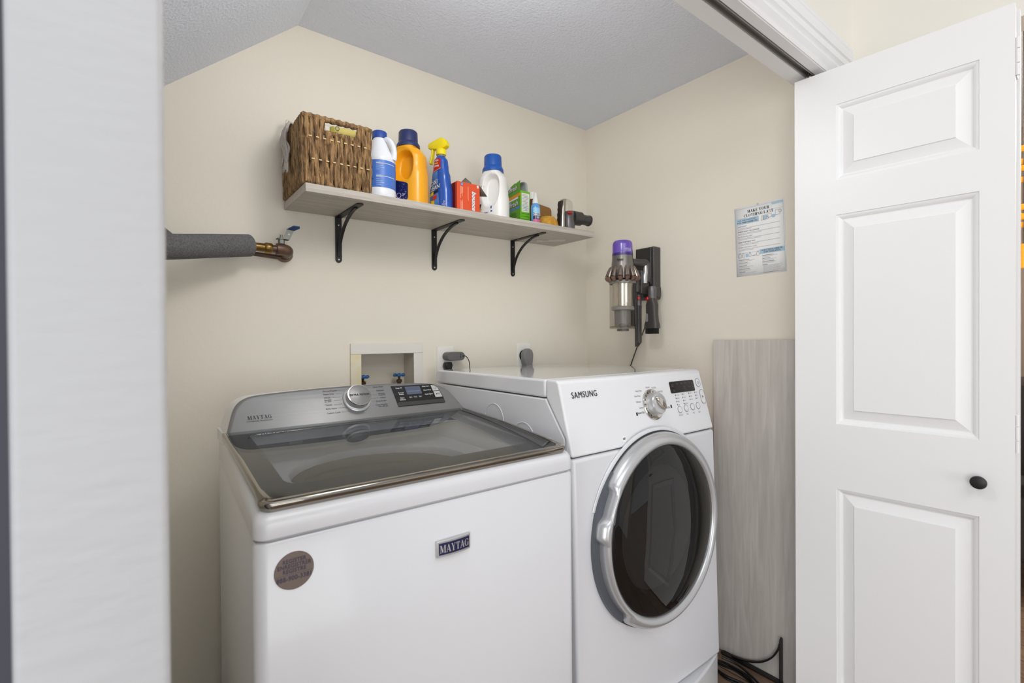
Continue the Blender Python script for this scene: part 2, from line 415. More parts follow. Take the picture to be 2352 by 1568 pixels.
b.tube([pc + Vector((0, 0, 2.013)), pc + Vector((0, 0, 2.034))], 0.005, CHROME, 12); b.tube([pc + Vector((0, 0, 2.020)), pc + Vector((0, 0, 2.025))], 0.008, CHROME, 12)
mesh('pivot_pin', b, door, label='steel pivot pin in the track')

# ------------------------------------------------------------------ washer
WX0, WX1, WY0, WY1 = 0.1405, 0.8395, 0.8437, 1.53
washer = thing('washing_machine', 'white top loading washing machine with grey glass lid and silver console', 'washing machine', (0.49, 1.19, 0))
def wplan(ins=0.0, r=0.022, back=0.031):
    pts = rrect(WX0 + ins, WX1 - ins, WY0 + ins, WY1 - ins, r, 6)
    return [(x + back * (y - WY0) / (WY1 - WY0) * max(0, 1 - (x - WX0) / 0.2), y) for x, y in pts]
b = B()
rings = [[(x, y, z) for x, y in wplan(i)] for z, i in ((0.012, 0.004), (0.02, 0), (0.886, 0), (0.891, 0.003), (0.891, 0.012))]
b.loft(rings, APP, True, False); mesh('cabinet', b, washer, sharp=50)
for x in (0.2, 0.78):
    for y in (0.92, 1.46):
        b = B(); b.lathe([(0.02, 0), (0.02, 0.014)], BLACK, 12, Matrix.Translation((x, y, 0))); mesh('foot', b, washer)
def zt(y): return 0.938 + (min(y, 1.33) - 0.85) * 0.09
b = B()
n4 = 4
def ringz(ins, dz, r, zf=None): return [(x, y, (zt(y) + dz) if zf is None else zf) for x, y in wplan(ins, r)]
rings = [ringz(0.012, 0, .02, 0.889), ringz(0.004, 0, .02, 0.8945), ringz(0, 0, .022, 0.898), ringz(0.0, -0.020, .022), ringz(0.002, -0.010, .022), ringz(0.0065, -0.003, .022), ringz(0.013, 0, .022), ringz(0.030, -0.004, .022)]
# well under the lid
cx, cy = 0.49, 1.10
def angring(fn, N=48): return [fn(2 * PI * i / N) for i in range(N)]
def densify(P, n=6): return [tuple(P[i][q] + (P[(i + 1) % len(P)][q] - P[i][q]) * k / n for q in range(len(P[i]))) for i in range(len(P)) for k in range(n)]
base = densify(rings[-1]); b.loft(rings, APP, False, False)
def well(x0, x1, y0, y1, z, r): return densify([(x, y, z) for x, y in rrect(x0, x1, y0, y1, r, 6)])
TCX, TCY, TR_ = 0.497, 1.175, 0.222
r1 = well(0.205, 0.775, 0.915, 1.44, 0.930, 0.03); r2 = well(0.215, 0.765, 0.925, 1.43, 0.905, 0.04)
def circ(rad, z): return [(TCX + rad * math.cos(math.atan2(y - TCY, x - TCX)), TCY + rad * math.sin(math.atan2(y - TCY, x - TCX)), z) for x, y, z_ in r2]
TUB = mat('white_tub_plastic', (226, 224, 216), 0.45)
b.loft([base, r1, r2, circ(TR_ + .012, .897), circ(TR_ + .003, .894), circ(TR_, .888), circ(TR_, .874)], APPG, False, False)
mesh('top_panel', b, washer, sharp=45)
b = B(); c0 = Vector((TCX, TCY, 0))
b.lathe([(0.224, 0.882), (0.224, 0.85), (0.232, 0.84), (0.232, 0.45), (0.05, 0.44), (0.0, 0.44)], mat('shaded_tub_wall', (112, 108, 98), 0.5), 48, Matrix.Translation(c0), cap=False)  # grey carries the shade inside the white tub
b.lathe([(0.04, 0.44), (0.045, 0.6), (0.03, 0.8), (0.02, 0.83), (0.0, 0.83)], TUB, 24, Matrix.Translation(c0))
mesh('tub', b, washer)
b = B(); b.box(0.325, 0.36, 1.420, 1.4225, 0.927, 0.941, mat('white_sticker', (240, 240, 238), 0.4)); mesh('rating_label', b, washer)
# lid
def lz(y, d=0): t = y - 0.85; return 0.947 + 0.13 * t - 0.086 * t * t + d      # gently arched lid
GL = smoked('smoked_lid_glass', (0.76, 0.77, 0.78), 1.38)
GB = smoked('black_lid_border', (0.02, 0.02, 0.022), 1.55)
lid = None
b = B(); b.loft([[(0.157, y, lz(y)), (0.823, y, lz(y)), (0.823, y, lz(y, .005)), (0.157, y, lz(y, .005))] for y in [0.858 + 0.464 * i / 24 for i in range(25)]], GL)
lid = mesh('lid', b, washer, label='smoked glass lid')
b = B()
bo = rrect(0.158, 0.822, 0.857, 1.32, 0.012, 6); bi = rrect(0.208, 0.775, 0.928, 1.315, 0.03, 6)
b.loft([[(x, y, lz(y, -0.001)) for x, y in densify(bo)], [(x, y, lz(y, -0.001)) for x, y in densify(bi)]], mat('black_border_print', (22, 22, 23), 0.6), False, False); mesh('lid_border', b, lid, label='black printed border')
def sweep(b, path, prof, mt):
    """path: (x, y, outward nx, ny, side weight); prof: (outward offset, dz)"""
    b.loft([[(x + nx * o * w, y + ny * o * w, lz(y) + z) for o, z in prof] for x, y, nx, ny, w in path], mt)
path = [(0.1575, 1.318, -1, 0, .35), (0.1575, 1.10, -1, 0, .35), (0.1575, 0.92, -1, 0, .4), (0.1575, 0.874, -1, 0, .8)]
for k in range(1, 9):
    a = R(180 + 90 * k / 9); path.append((0.1715 + .014 * math.cos(a), 0.870 + .014 * math.sin(a), math.cos(a), math.sin(a), 1))
path += [(0.1715 + (0.8045 - 0.1715) * k / 12, 0.856, 0, -1, 1) for k in range(13)]
for k in range(1, 9):
    a = R(270 + 90 * k / 9); path.append((0.8045 + .014 * math.cos(a), 0.870 + .014 * math.sin(a), math.cos(a), math.sin(a), 1))
path += [(0.8185, 0.874, 1, 0, .8), (0.8185, 0.92, 1, 0, .4), (0.8185, 1.10, 1, 0, .35), (0.8185, 1.318, 1, 0, .35)]
pf = [(-0.016, -0.006), (-0.016, 0.0062), (-0.004, 0.0072), (0.003, 0.0064), (0.0062, 0.0048), (0.0078, 0.002), (0.0072, -0.0015), (0.001, -0.0125), (-0.002, -0.0135), (-0.006, -0.0125)]
b = B(); sweep(b, path, pf, mat('dark_chrome', (150, 145, 137), 0.07, 1.0)); mesh('lid_frame', b, lid, sharp=50, label='chrome front edge of the lid')
b = B()
def LID(x, y): return Vector((x, y, lz(y, 0.0056)))
ET = mat('etched_grey_print', (88, 88, 90), 0.4)
for w in ((0.22, 0.295, 1.262, 1.2635), (0.22, 0.295, 1.2795, 1.281), (0.22, 0.2212, 1.262, 1.281), (0.2938, 0.295, 1.262, 1.281)):
    b.add([LID(w[0], w[2]), LID(w[1], w[2]), LID(w[1], w[3]), LID(w[0], w[3])], [(0, 1, 2, 3)], ET)
b.text('10 YEAR', 0.017, LID, ET, at=(0.2575, 1.271), bold=0.02)
mesh('etched_label', b, lid)
# console: outline (x, s) on a raked face
KS = 0.68; KL = math.sqrt(1 + KS * KS)
def CON(x, s, d=0.0):
    dz = s / KL; z = 0.985 + dz; y = 1.33 + dz * KS
    return Vector((x, y - d / KL, z + d * KS / KL))
out = [(0.162, -0.006), (0.1675, 0.011), (0.1755, 0.040), (0.185, 0.069), (0.198, 0.089), (0.219, 0.1018), (0.2475, 0.107), (0.3218, 0.1118), (0.407, 0.1150), (0.481, 0.1162), (0.5657, 0.1155), (0.6527, 0.1125), (0.7076, 0.1092), (0.7445, 0.1035),
       (0.7725, 0.0922), (0.7948, 0.0742), (0.8125, 0.0427), (0.8268, 0.0134), (0.8349, -0.004)]
out = [(p.x, p.y) for p in smooth([(x, s, 0) for x, s in out], 4)]
cxo, cso = 0.5, 0.03
def inset(k, ds=0.0): return [(cxo + (x - cxo) * (1 - k * 0.9), cso + (s - cso) * (1 - k * 3.2) + ds) for x, s in out]
b = B()
rings = [[Vector((x * 0.985 + 0.0075, 1.50, max(0.94, 0.978 + s * 0.80))) for x, s in out], [CON(x, s, -0.012) for x, s in out], [CON(x, s, 0.0) for x, s in out]]
b.loft([rings[0], rings[1]], APPG, True, False)
con = mesh('console_housing', b, washer, sharp=40)
b = B(); b.loft([[(x, y, z) for x, y in rrect(0.165, 0.834, 1.328, 1.505, 0.012)] for z in (0.955, 0.983)], APPG); mesh('console_base', b, con)
b = B()
i1 = inset(0.012); i2 = inset(0.034)
b.loft([[CON(x, s, -0.013) for x, s in out], [CON(x, s, -0.002) for x, s in out]], STEELD, False, False)
b.loft([[CON(x, s, -0.002) for x, s in out], [CON(x, s, 0.003) for x, s in i1], [CON(x, s, 0.0045) for x, s in i2]], STEEL, False, True)
face = mesh('console_face', b, washer, sharp=55)
b = B(); pts = [(0.162, -0.004), (0.835, -0.002)]
b.tube([CON(0.163, -0.0065, 0.005), CON(0.5, -0.006, 0.006), CON(0.834, -0.004, 0.005)], 0.0022, CHROME, 8); mesh('console_trim', b, face)
def CF(x, s): return CON(x, s, 0.0051)
b = B()
b.serif('MAYTAG', 0.0105, CF, INK, at=(0.2405, 0.0405), sx=0.86, wt=1.1); b.text('COMMERCIAL TECHNOLOGY', 0.0046, CF, INK, at=(0.2405, 0.0305), sx=0.98, bold=0.01)
for t, s in (('Normal/Regular', 0.1005), ('Heavy Duty', 0.0905), ('Whites', 0.0795), ('Sanitize', 0.0725), ('w/ Oxi', 0.0675), ('Towels', 0.0575), ('Bulky Items', 0.0455), ('Custom Cycle', 0.0325)):
    b.text(t, 0.0062, CF, INK, 'LEFT', at=(0.4035, s), bold=0.004)
for t, s in (('Quick Wash', 0.1025), ('Delicates', 0.0905), ('Wrinkle', 0.0805), ('Control', 0.0755), ('Colors', 0.0665), ('Drain & Spin', 0.0560), ('Clean Washer', 0.0440), ('with affresh', 0.0385)):
    b.text(t, 0.0062, CF, INK, 'RIGHT', at=(0.579, s), bold=0.004)
def hl(x0, x1, s): b.add([CF(x0, s - .0003), CF(x1, s - .0003), CF(x1, s + .0003), CF(x0, s + .0003)], [(0, 1, 2, 3)], INKG)
for x0, x1, s in ((.447, .463, .1005), (.437, .453, .0905), (.424, .449, .0795), (.43, .449, .070), (.427, .45, .0575), (.44, .458, .0455), (.444, .475, .0325), (.519, .543, .1025), (.53, .549, .0905), (.532, .554, .078), (.534, .557, .0665), (.534, .543, .056), (.532, .541, .044)): hl(x0, x1, s)
mesh('console_lettering', b, face)
kn = CON(0, 0, 1) - CON(0, 0, 0)
KM = Matrix.Translation(CON(0.4925, 0.0675, 0.0045)) @ kn.to_track_quat('Z', 'X').to_matrix().to_4x4()
b = B(); b.lathe([(0.040, 0), (0.039, 0.004), (0.0355, 0.0065), (0.0345, 0.0066), (0.033, 0.008), (0.032, 0.021), (0.0325, 0.022)], SILVERP, 48, KM)
knob = mesh('knob', b, washer)
b = B(); b.lathe([(0.0325, 0.0215), (0.0335, 0.023), (0.0335, 0.0255), (0.0325, 0.027), (0.0305, 0.0272)], CHROME, 48, KM, cap=False); mesh('knob_ring', b, knob)
b = B(); b.lathe([(0.0307, 0.0262), (0.0307, 0.0268), (0.0295, 0.0272), (0.0, 0.028)], STEEL, 48, KM); mesh('knob_cap', b, knob)
b = B(); b.text('EXTRA POWER', 0.0078, lambda x, s: CON(0.4925 + x, 0.0675 + s, 0.0331), INK, bold=0.03, space=1.1, sx=0.98); mesh('knob_lettering', b, knob)
# display panel
b = B()
pan = [(0.603, 0.1015), (0.610, 0.0325), (0.613, 0.031), (0.766, 0.031), (0.768, 0.0335), (0.7655, 0.055), (0.760, 0.076), (0.754, 0.088), (0.746, 0.0955), (0.736, 0.0990)]
pan = [(x, s) for x, s in pan][::-1]
b.loft([[CF(x, s) for x, s in pan], [CON(x, s, 0.0062) for x, s in pan]], mat('gloss_black_panel', (20, 20, 21), 0.18, coat=0.5))
panel = mesh('control_panel', b, face)
def CP(x, s): return CON(x, s, 0.0066)
b = B(); b.add([CP(.6095, .0325), CP(.7672, .0325), CP(.7668, .0445), CP(.6083, .0445)], [(0, 1, 2, 3)], mat('charcoal_strip', (62, 61, 61), 0.3)); mesh('panel_strip', b, panel)
b = B(); b.add([CP(.6475, .068), CP(.697, .068), CP(.696, .0955), CP(.6455, .0955)], [(0, 1, 2, 3)], mat('blue_grey_screen', (86, 94, 116), 0.15, coat=0.4)); b.text('Washing Complete', 0.0052, lambda x, s: CON(x, s, 0.0069), mat('screen_text', (150, 160, 185), 0.5), at=(0.672, 0.079)); mesh('screen', b, panel)
b = B()
for t, x, s in (('Deep Fill', .626, .0925), ('Remote', .629, .0765), ('Enable', .629, .071), ('Fabric', .629, .0585), ('Softener', .629, .0525), ('Delay Start', .716, .0925), ('Extra Rinse', .718, .079), ('Cycle Signal', .719, .0645)):
    b.text(t, 0.0056, CP, INKL, at=(x, s), bold=0.015)
for t, x in (('Spin', .656), ('Temp', .672), ('Soil', .688)): b.text(t, 0.0046, lambda x_, s_: CON(x_, s_, 0.0072), INKL, at=(x, .0585), bold=0.01)
mesh('panel_lettering', b, panel)
for x in (.656, .672, .688):
    b = B(); b.loft([[CON(a, s, 0.0062) for a, s in rrect(x - .0065, x + .0065, .0545, .0625, .002)], [CON(a, s, 0.0069) for a, s in rrect(x - .0065, x + .0065, .0545, .0625, .002)]], mat('dark_key', (52, 52, 54), 0.4)); mesh('button', b, panel)
b = B(); pts = [(.7365, .0745), (.7575, .0745), (.755, .084), (.7475, .0915), (.740, .0945), (.734, .0945)]
KEY = mat('light_grey_key', (188, 188, 187), 0.35)
b.loft([[CON(x, s, 0.0062) for x, s in pts], [CON(x, s, 0.0075) for x, s in pts]], KEY); b.tube([CON(.7465 + .004 * math.cos(t), .0835 + .004 * math.sin(t), .0077) for t in [R(110 + 320 * i / 16) for i in range(17)]], .0004, INK, 5); mesh('power_button', b, panel)
b = B(); pts = [(.739, .0515), (.763, .0515), (.7585, .0725), (.737, .0725)]
b.loft([[CON(x, s, 0.0062) for x, s in pts], [CON(x, s, 0.0075) for x, s in pts]], KEY)
b.add([CON(x, s, .0078) for x, s in ((.744, .059), (.750, .0625), (.744, .066))], [(0, 1, 2)], INK)
for x in (.752, .755): b.add([CON(x, .059, .0078), CON(x + .0012, .059, .0078), CON(x + .0012, .066, .0078), CON(x, .066, .0078)], [(0, 1, 2, 3)], INK)
mesh('start_button', b, panel)
# badge and register sticker
b = B()
def BAD(x, z, d=0.0): return Vector((0.4955 + x, WY0 - 0.0035 - d - 0.004 * (1 - (x / 0.039) ** 2), 0.8035 + z))
def slab(b, x0, x1, z0, z1, d0, d1, mt, fn, n=10):
    rings = []
    for i in range(n + 1):
        x = x0 + (x1 - x0) * i / n
        rings.append([fn(x, z0, d0), fn(x, z0, d1), fn(x, z1, d1), fn(x, z1, d0)])
    b.loft(rings, mt)
slab(b, -0.0385, 0.0385, -0.0155, 0.0155, -0.0045, 0.003, SILVERP, BAD)
badge = mesh('badge', b, washer, bevel=0.001, label='chrome framed navy badge')
b = B(); slab(b, -0.0345, 0.0345, -0.0115, 0.0115, 0.0, 0.0036, NAVY, BAD); b.serif('MAYTAG', 0.0145, lambda x, z: BAD(x, z, 0.0041), mat('badge_silver', (205, 205, 203), 0.3, 0.4), sx=0.80, gap=0.05, wt=0.95); mesh('badge_plate', b, badge)
b = B(); SC = Vector((0.199, WY0 - 0.0004, 0.8395))
b.lathe([(0.0305, 0), (0.0305, 0.0006)], mat('maroon_edge', (110, 78, 74), 0.5), 48, Matrix.Translation(SC) @ AX['-y'])
b.lathe([(0.0297, 0.0006), (0.0297, 0.0009)], mat('taupe_foil', (134, 122, 116), 0.28, 0.35), 48, Matrix.Translation(SC) @ AX['-y'])
def STK(x, z): return SC + Vector((x, -0.0012, z))
BRINK = mat('blue_brown_ink', (72, 66, 84), 0.5)
for t, z, sz in (('REGISTER', 0.0165, 0.0092), ('ENREGISTRER', 0.0085, 0.0092), ('REGISTRE', 0.0005, 0.0092), ('888-900-3381', -0.0115, 0.0105)): b.text(t, sz, STK, BRINK, at=(0, z), bold=0.03, sx=0.86, space=1.08)
b.add([STK(-.028, -.0052), STK(.028, -.0052), STK(.028, -.0048), STK(-.028, -.0048)], [(0, 1, 2, 3)], BRINK)
mesh('sticker', b, washer, label='round taupe register sticker')

# ------------------------------------------------------------------ dryer
DX0, DX1 = 0.903, 1.589
dryer = thing('clothes_dryer', 'white front loading clothes dryer with round smoked glass door', 'clothes dryer', (1.246, 1.28, 0.115))
b = B(); b.prism([(1.65, 0.118), (1.65, 1.044), (1.022, 1.044), (0.946, 0.942), (0.946, 0.118)], 'x', DX0 + .001, DX1 - .001, APP)
cab = mesh('cabinet', b, dryer, bevel=0.004)
b = B()
for y, z, r in ((1.27, 0.955, 0.05), (1.12, 0.915, 0.05)):
    b.tube([(DX0 + 0.0008, y + r * math.cos(t), z + r * math.sin(t)) for t in [2 * PI * i / 40 for i in range(40)]], 0.0018, APP, 6, closed=True)
mesh('embossed_ring', b, cab)
b = B(); b.prism([(1.652, 1.047), (1.652, 1.088), (1.640, 1.096), (1.022, 1.0985), (1.022, 1.047)], 'x', DX0, DX1, APPT); mesh('top_panel', b, dryer, bevel=0.012, seg=4, bang=25)
b = B(); b.prism([(1.0185, 1.047), (1.0185, 1.0985), (0.978, 1.0985), (0.9675, 1.0925), (0.9148, 0.897), (0.943, 0.897), (0.943, 0.942)], 'x', DX0, DX1, APPG); cpanel = mesh('control_panel', b, dryer, bevel=0.010, seg=4, bang=20)
b = B(); b.prism([(0.9128, 0.893), (0.943, 0.893), (0.943, 0.120), (0.8925, 0.120)], 'x', DX0, DX1, APP); mesh('front_panel', b, dryer, bevel=0.010, seg=4)
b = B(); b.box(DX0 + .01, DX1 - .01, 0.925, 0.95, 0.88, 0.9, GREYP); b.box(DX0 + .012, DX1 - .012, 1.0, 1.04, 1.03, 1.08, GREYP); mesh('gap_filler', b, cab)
DK = 0.27; DL = math.sqrt(1 + DK * DK)
def DC(x, s, d=0.0):
    z = 0.893 + s / DL; y = 0.9135 + (z - 0.893) * DK
    return Vector((x, y - d / DL, z + d * DK / DL))
dn = DC(0, 0, 1) - DC(0, 0, 0)
QD = dn.to_track_quat('Z', 'X').to_matrix().to_4x4()
b = B()
for dx, dd, mt in ((0, 0.0012, SILVERP), (0.0008, 0.002, mat('dark_logo', (52, 52, 54), 0.3, 0.5))):
    b.text('SAMSUNG', 0.0245, lambda x, s: DC(0.991 + dx + x, 0.168 + s - dx, dd), mt, bold=0.006, sx=0.84, space=1.13)
mesh('logo', b, cpanel, label='dark SAMSUNG lettering')
KM = Matrix.Translation(DC(1.284, 0.1135, 0.0005)) @ QD
b = B(); b.lathe([(0.0485, 0), (0.0485, 0.003), (0.046, 0.0045), (0.044, 0.0035), (0.034, 0.003)], CHROME, 48, KM)
dk = mesh('knob_bezel', b, dryer)
b = B()
for i in range(11):
    t = R(35 + 20 * i); r0, r1 = 0.0375, 0.0425
    b.add([DC(1.284 + r * math.cos(t) + w * math.sin(t), 0.1135 + r * math.sin(t) - w * math.cos(t), 0.0042) for r, w in ((r0, -.0012), (r1, -.0016), (r1, .0016), (r0, .0012))], [(0, 1, 2, 3)], INK)
mesh('dial_ticks', b, dk)
b = B(); b.lathe([(0.035, 0.003), (0.0335, 0.006), (0.0325, 0.022), (0.0335, 0.024), (0.0315, 0.028), (0.0285, 0.0285), (0.0, 0.0275)], SILVERP, 48, KM)
kb = mesh('knob', b, dryer)
b = B()
for k in range(2):
    pass
gp = [(-0.0275, 0), (-0.02, 0.0085), (0, 0.0115), (0.02, 0.0085), (0.0275, 0), (0.02, -0.0085), (0, -0.0115), (-0.02, -0.0085)]
gp = [(p.x, p.y) for p in smooth([(x, y, 0) for x, y in gp], 4, True)]
ca, sa = math.cos(R(40)), math.sin(R(40))
gpr = [(x * ca - y * sa, x * sa + y * ca) for x, y in gp]
b.loft([[(x * k, y * k, z) for x, y in gpr] for k, z in ((1.0, 0.0278), (0.9, 0.036), (0.82, 0.0375))], CHROME, True, True, M=KM); mesh('knob_grip', b, kb)
b = B()
for t, x, s, al in (('Normal', 1.276, .1685, 'CENTER'), ('Heavy Duty', 1.243, .1605, 'RIGHT'), ('Perm Press', 1.232, .145, 'RIGHT'), ('Delicates', 1.229, .1275, 'RIGHT'), ('Sanitize', 1.233, .1085, 'RIGHT'), ('Time Dry', 1.307, .1655, 'CENTER'), ('Quick Dry', 1.322, .151, 'LEFT')):
    b.text(t, 0.0078, lambda x_, s_: DC(x_, s_, 0.001), INKG, al, at=(x, s), sx=0.8)
b.text('Sensor Dry', 0.0088, lambda x_, s_: DC(x_, s_, 0.001), INK, 'RIGHT', at=(1.235, .0935), sx=0.8, bold=0.01)
b.text('Manual Dry', 0.0088, lambda x_, s_: DC(x_, s_, 0.001), INK, 'RIGHT', at=(1.368, .097), sx=0.8, bold=0.01)
for x, s in ((1.195, .0905), (1.373, .098)): b.loft([[DC(a, c, d) for a, c in rrect(x, x + .006, s - .004, s + .006, .001)] for d in (0.0002, 0.001)], INK)
for i, x in enumerate((1.4105, 1.449, 1.488, 1.5245)):
    for j in range(4):
        if i >= 2 and j == 3: continue
        s = .1325 - j * 0.0105 + i * 0.0005
        b.add([DC(x, s - .002, .0008), DC(x + .003, s - .002, .0008), DC(x + .003, s + .002, .0008), DC(x, s + .002, .0008)], [(0, 1, 2, 3)], INK)
        b.text((('Very Dry', 'Normal', 'Damp', 'Less'), ('High', 'Medium', 'Low', 'Extra Low'), ('60 min', '40 min', '20 min', ''), ('Loud', 'Soft', 'Off', ''))[i][j], 0.0058, lambda x_, s_: DC(x_, s_, 0.001), INKG, 'LEFT', at=(x + .006, s), sx=0.75)
    b.text(('Dry Level', 'Temp', 'Time', 'Signal')[i], 0.0065, lambda x_, s_: DC(x_, s_, 0.001), INKG, at=((1.418, 1.455, 1.492, 1.5265)[i], .0665), sx=0.8)
mesh('panel_lettering', b, cpanel)
b = B(); b.loft([[DC(x, s, d) for x, s in rrect(1.392, 1.531, .140, .1785, .005)] for d in (0.0, 0.0018)], mat('black_display', (30, 29, 30), 0.2, coat=0.4))
ds = mesh('display', b, dryer)
b = B()
for x, s, t in ((1.405, .168, 'Normal'), (1.405, .1625, 'Heavy'), (1.433, .170, 'Drying'), (1.458, .170, 'Cooling'), (1.48, .170, 'Wrinkle'), (1.505, .170, 'End'), (1.519, .167, 'Child'), (1.519, .162, 'Lock'), (1.407, .1505, 'Mixed'), (1.408, .146, 'Load'), (1.47, .157, 'Sensor'), (1.497, .157, 'Rack'), (1.475, .148, 'Vent'), (1.522, .154, 'My'), (1.522, .149, 'Cycle')):
    b.text(t, 0.0052, lambda x_, s_: DC(x_, s_, 0.0022), mat('dim_display_ink', (112, 106, 104), 0.6), at=(x, s), sx=0.8)
mesh('display_lettering', b, ds)
for x, s in ((1.418, .0845), (1.455, .0855), (1.4925, .087), (1.5265, .088)):
    b = B(); M_ = Matrix.Translation(DC(x, s, 0)) @ QD
    b.lathe([(0.0115, 0), (0.0115, 0.0012), (0.0105, 0.0012), (0.0100, 0.0004), (0.0095, 0.0025), (0.0, 0.003)], APPG, 28, M_); b.tube([DC(x + .0112 * math.cos(2 * PI * i / 28), s + .0112 * math.sin(2 * PI * i / 28), .0012) for i in range(28)], .0007, INKG, 5, closed=True); mesh('button', b, cpanel)
for nm, x, s, hx, hs in (('power_button', 1.558, .1665, .0125, .0145), ('start_button', 1.567, .1165, .0135, .0245)):
    b = B()
    pl = rrect(x - hx, x + hx, s - hs, s + hs, hx * .98, 8)
    b.loft([[DC(a, c, d) for a, c in pl] for d in (0.0, 0.002)], APPG); b.tube([DC(a, c, .0018) for a, c in pl], .0008, INKG, 5, closed=True)
    if nm == 'power_button': b.tube([DC(x + .005 * math.cos(t), s + .005 * math.sin(t), .0024) for t in [R(120 + 300 * i / 14) for i in range(15)]], .0006, INKG, 5)
    else: b.add([DC(x - .004, s - .005, .0026), DC(x + .004, s, .0026), DC(x - .004, s + .005, .0026)], [(0, 1, 2)], INKG)
    mesh(nm, b, cpanel)
b = B(); b.lathe([(0.0095, 0), (0.0095, 0.0006)], mat('sticker_white', (244, 244, 244), 0.4), 24, Matrix.Translation(DC(1.117, .027, 0.0004)) @ QD); b.text('NSF', 0.0085, lambda x, s: DC(x, s, 0.0014), INK, at=(1.117, .0275), bold=0.03, sx=0.8); mesh('certification_sticker', b, cpanel)
# door
DCX, DCZ = 1.250, 0.640
fa = math.atan((0.9128 - 0.8925) / (0.893 - 0.120))
DM = Matrix.Translation((DCX, 0.9045, DCZ)) @ Matrix.Rotation(R(90) - fa, 4, 'X')   # local +z comes out of the front
b = B()
NR = 240
def hmask(a):      # 1 where the ring is cut back to leave a finger grip on its left
    d = math.degrees(a) % 360
    return max(sstep(143, 147, d) * (1 - sstep(160, 166, d)), sstep(173, 176, d) * (1 - sstep(228, 232, d)))
def dring(fr, fz):
    out_ = []
    for i in range(NR):
        a = 2 * PI * i / NR; out_.append((fr(a) * math.cos(a), fr(a) * math.sin(a), fz(a)))
    return out_
RO = 0.286
prof = [(lambda a: RO - 0.004 - 0.017 * hmask(a), 0.002), (lambda a: RO - 0.017 * hmask(a), 0.012), (lambda a: RO - 0.004 - 0.014 * hmask(a), 0.030), (lambda a: RO - 0.013 - 0.007 * hmask(a), 0.041), (lambda a: RO - 0.022 - 0.003 * hmask(a), 0.044), (lambda a: RO - 0.034, 0.040), (lambda a: RO - 0.037, 0.034), (lambda a: RO - 0.040, 0.020)]
b.loft([dring(fr, (lambda a, zz=zz: zz)) for fr, zz in prof], SILVERP, False, False, M=DM)
dd = mesh('door', b, dryer, sharp=60, label='round silver framed door')
b = B(); b.lathe([(0.247, 0.036), (0.238, 0.040), (0.20, 0.050), (0.15, 0.058), (0.08, 0.063), (0.0, 0.065)], smoked('smoked_door_glass', (0.16, 0.155, 0.15), 1.5), 72, DM, cap=False)
mesh('door_glass', b, dd, sharp=70, label='smoked convex glass')
b = B(); b.lathe([(0.246, 0.03), (0.19, 0.022), (0.185, 0.0), (0.17, -0.10), (0.0, -0.13)], mat('grey_door_bowl', (120, 118, 114), 0.25, coat=0.5), 60, DM, cap=False); mesh('door_bowl', b, dd)
b = B()
def sector(r0, r1, z0, z1, a0, a1, mt, n=40):
    rr = []
    for i in range(n + 1):
        a = R(a0 + (a1 - a0) * i / n); c, s_ = math.cos(a), math.sin(a)
        rr.append([(r0 * c, r0 * s_, z0), (r1 * c, r1 * s_, z0), (r1 * c, r1 * s_, z1), (r0 * c, r0 * s_, z1)])
    b.loft(rr, mt, M=DM)
sector(0.25, 0.2905, 0.0, 0.0115, 136, 230, mat('dark_grip_recess', (84, 88, 96), 0.4)); mesh('handle_recess', b, dd)
b = B(); rr = []
for i in range(61):
    a = R(20 + 140 * i / 60); k = sstep(0, 12, i) * sstep(0, 12, 60 - i)
    rr.append([(r * math.cos(a), r * math.sin(a), z * (.2 + .8 * k)) for r, z in ((0.300, 0.0), (0.2985, 0.005), (0.294, 0.0065), (0.2895, 0.005), (0.2885, -0.002))])
b.loft(rr, APP, M=DM); mesh('door_rim', b, dryer)
b = B(); sector(0.26, 0.2892, -0.001, 0.0028, 0, 359.9, mat('rim_shadow', (70, 70, 72), 0.6), 90); mesh('door_gap_shadow', b, dryer)  # dark annulus stands in for the shadow around the door ring

ped = thing('dryer_pedestal', 'low white pedestal with a bowed front under the dryer', 'pedestal', (1.246, 1.28, 0))
b = B()
fr = [(0.90 + (1.595 - 0.90) * i / 20, 0.905 - 0.048 * (1 - ((i - 10) / 10) ** 2)) for i in range(21)]
b.prism(fr + [(1.595, 1.64), (0.90, 1.64)], 'z', 0.0, 0.115, APP); mesh('base', b, ped, bevel=0.006, seg=3, bang=40)

# ------------------------------------------------------------------ shelf and brackets
TILT = 0.0092
def st(x): return 1.6668 + TILT * (x - 0.388)
shelf = thing('wall_shelf', 'long pale grey wood wall shelf holding laundry products', 'shelf', (0.388, 1.73, 1.6418), rot=(0, -math.atan(TILT), 0))
b = B(); b.box(0, 1.204, -0.258, -0.0005, 0, 0.025, SHELFW); mesh('board', b, shelf, local=True, bevel=0.001)
b = B(); b.add([Vector(p) for p in ((1.03, -0.075, -0.0006), (1.13, -0.155, -0.0006), (1.155, -0.125, -0.0006), (1.055, -0.045, -0.0006))], [(0, 3, 2, 1)], mat('clear_label', (206, 202, 195), 0.4))
b.add([Vector(p) for p in ((1.055, -0.085, -0.0009), (1.075, -0.10, -0.0009), (1.082, -0.092, -0.0009), (1.062, -0.077, -0.0009))], [(0, 3, 2, 1)], mat('faded_red_ink', (178, 120, 112), 0.5)); mesh('sticker', b, shelf, local=True)

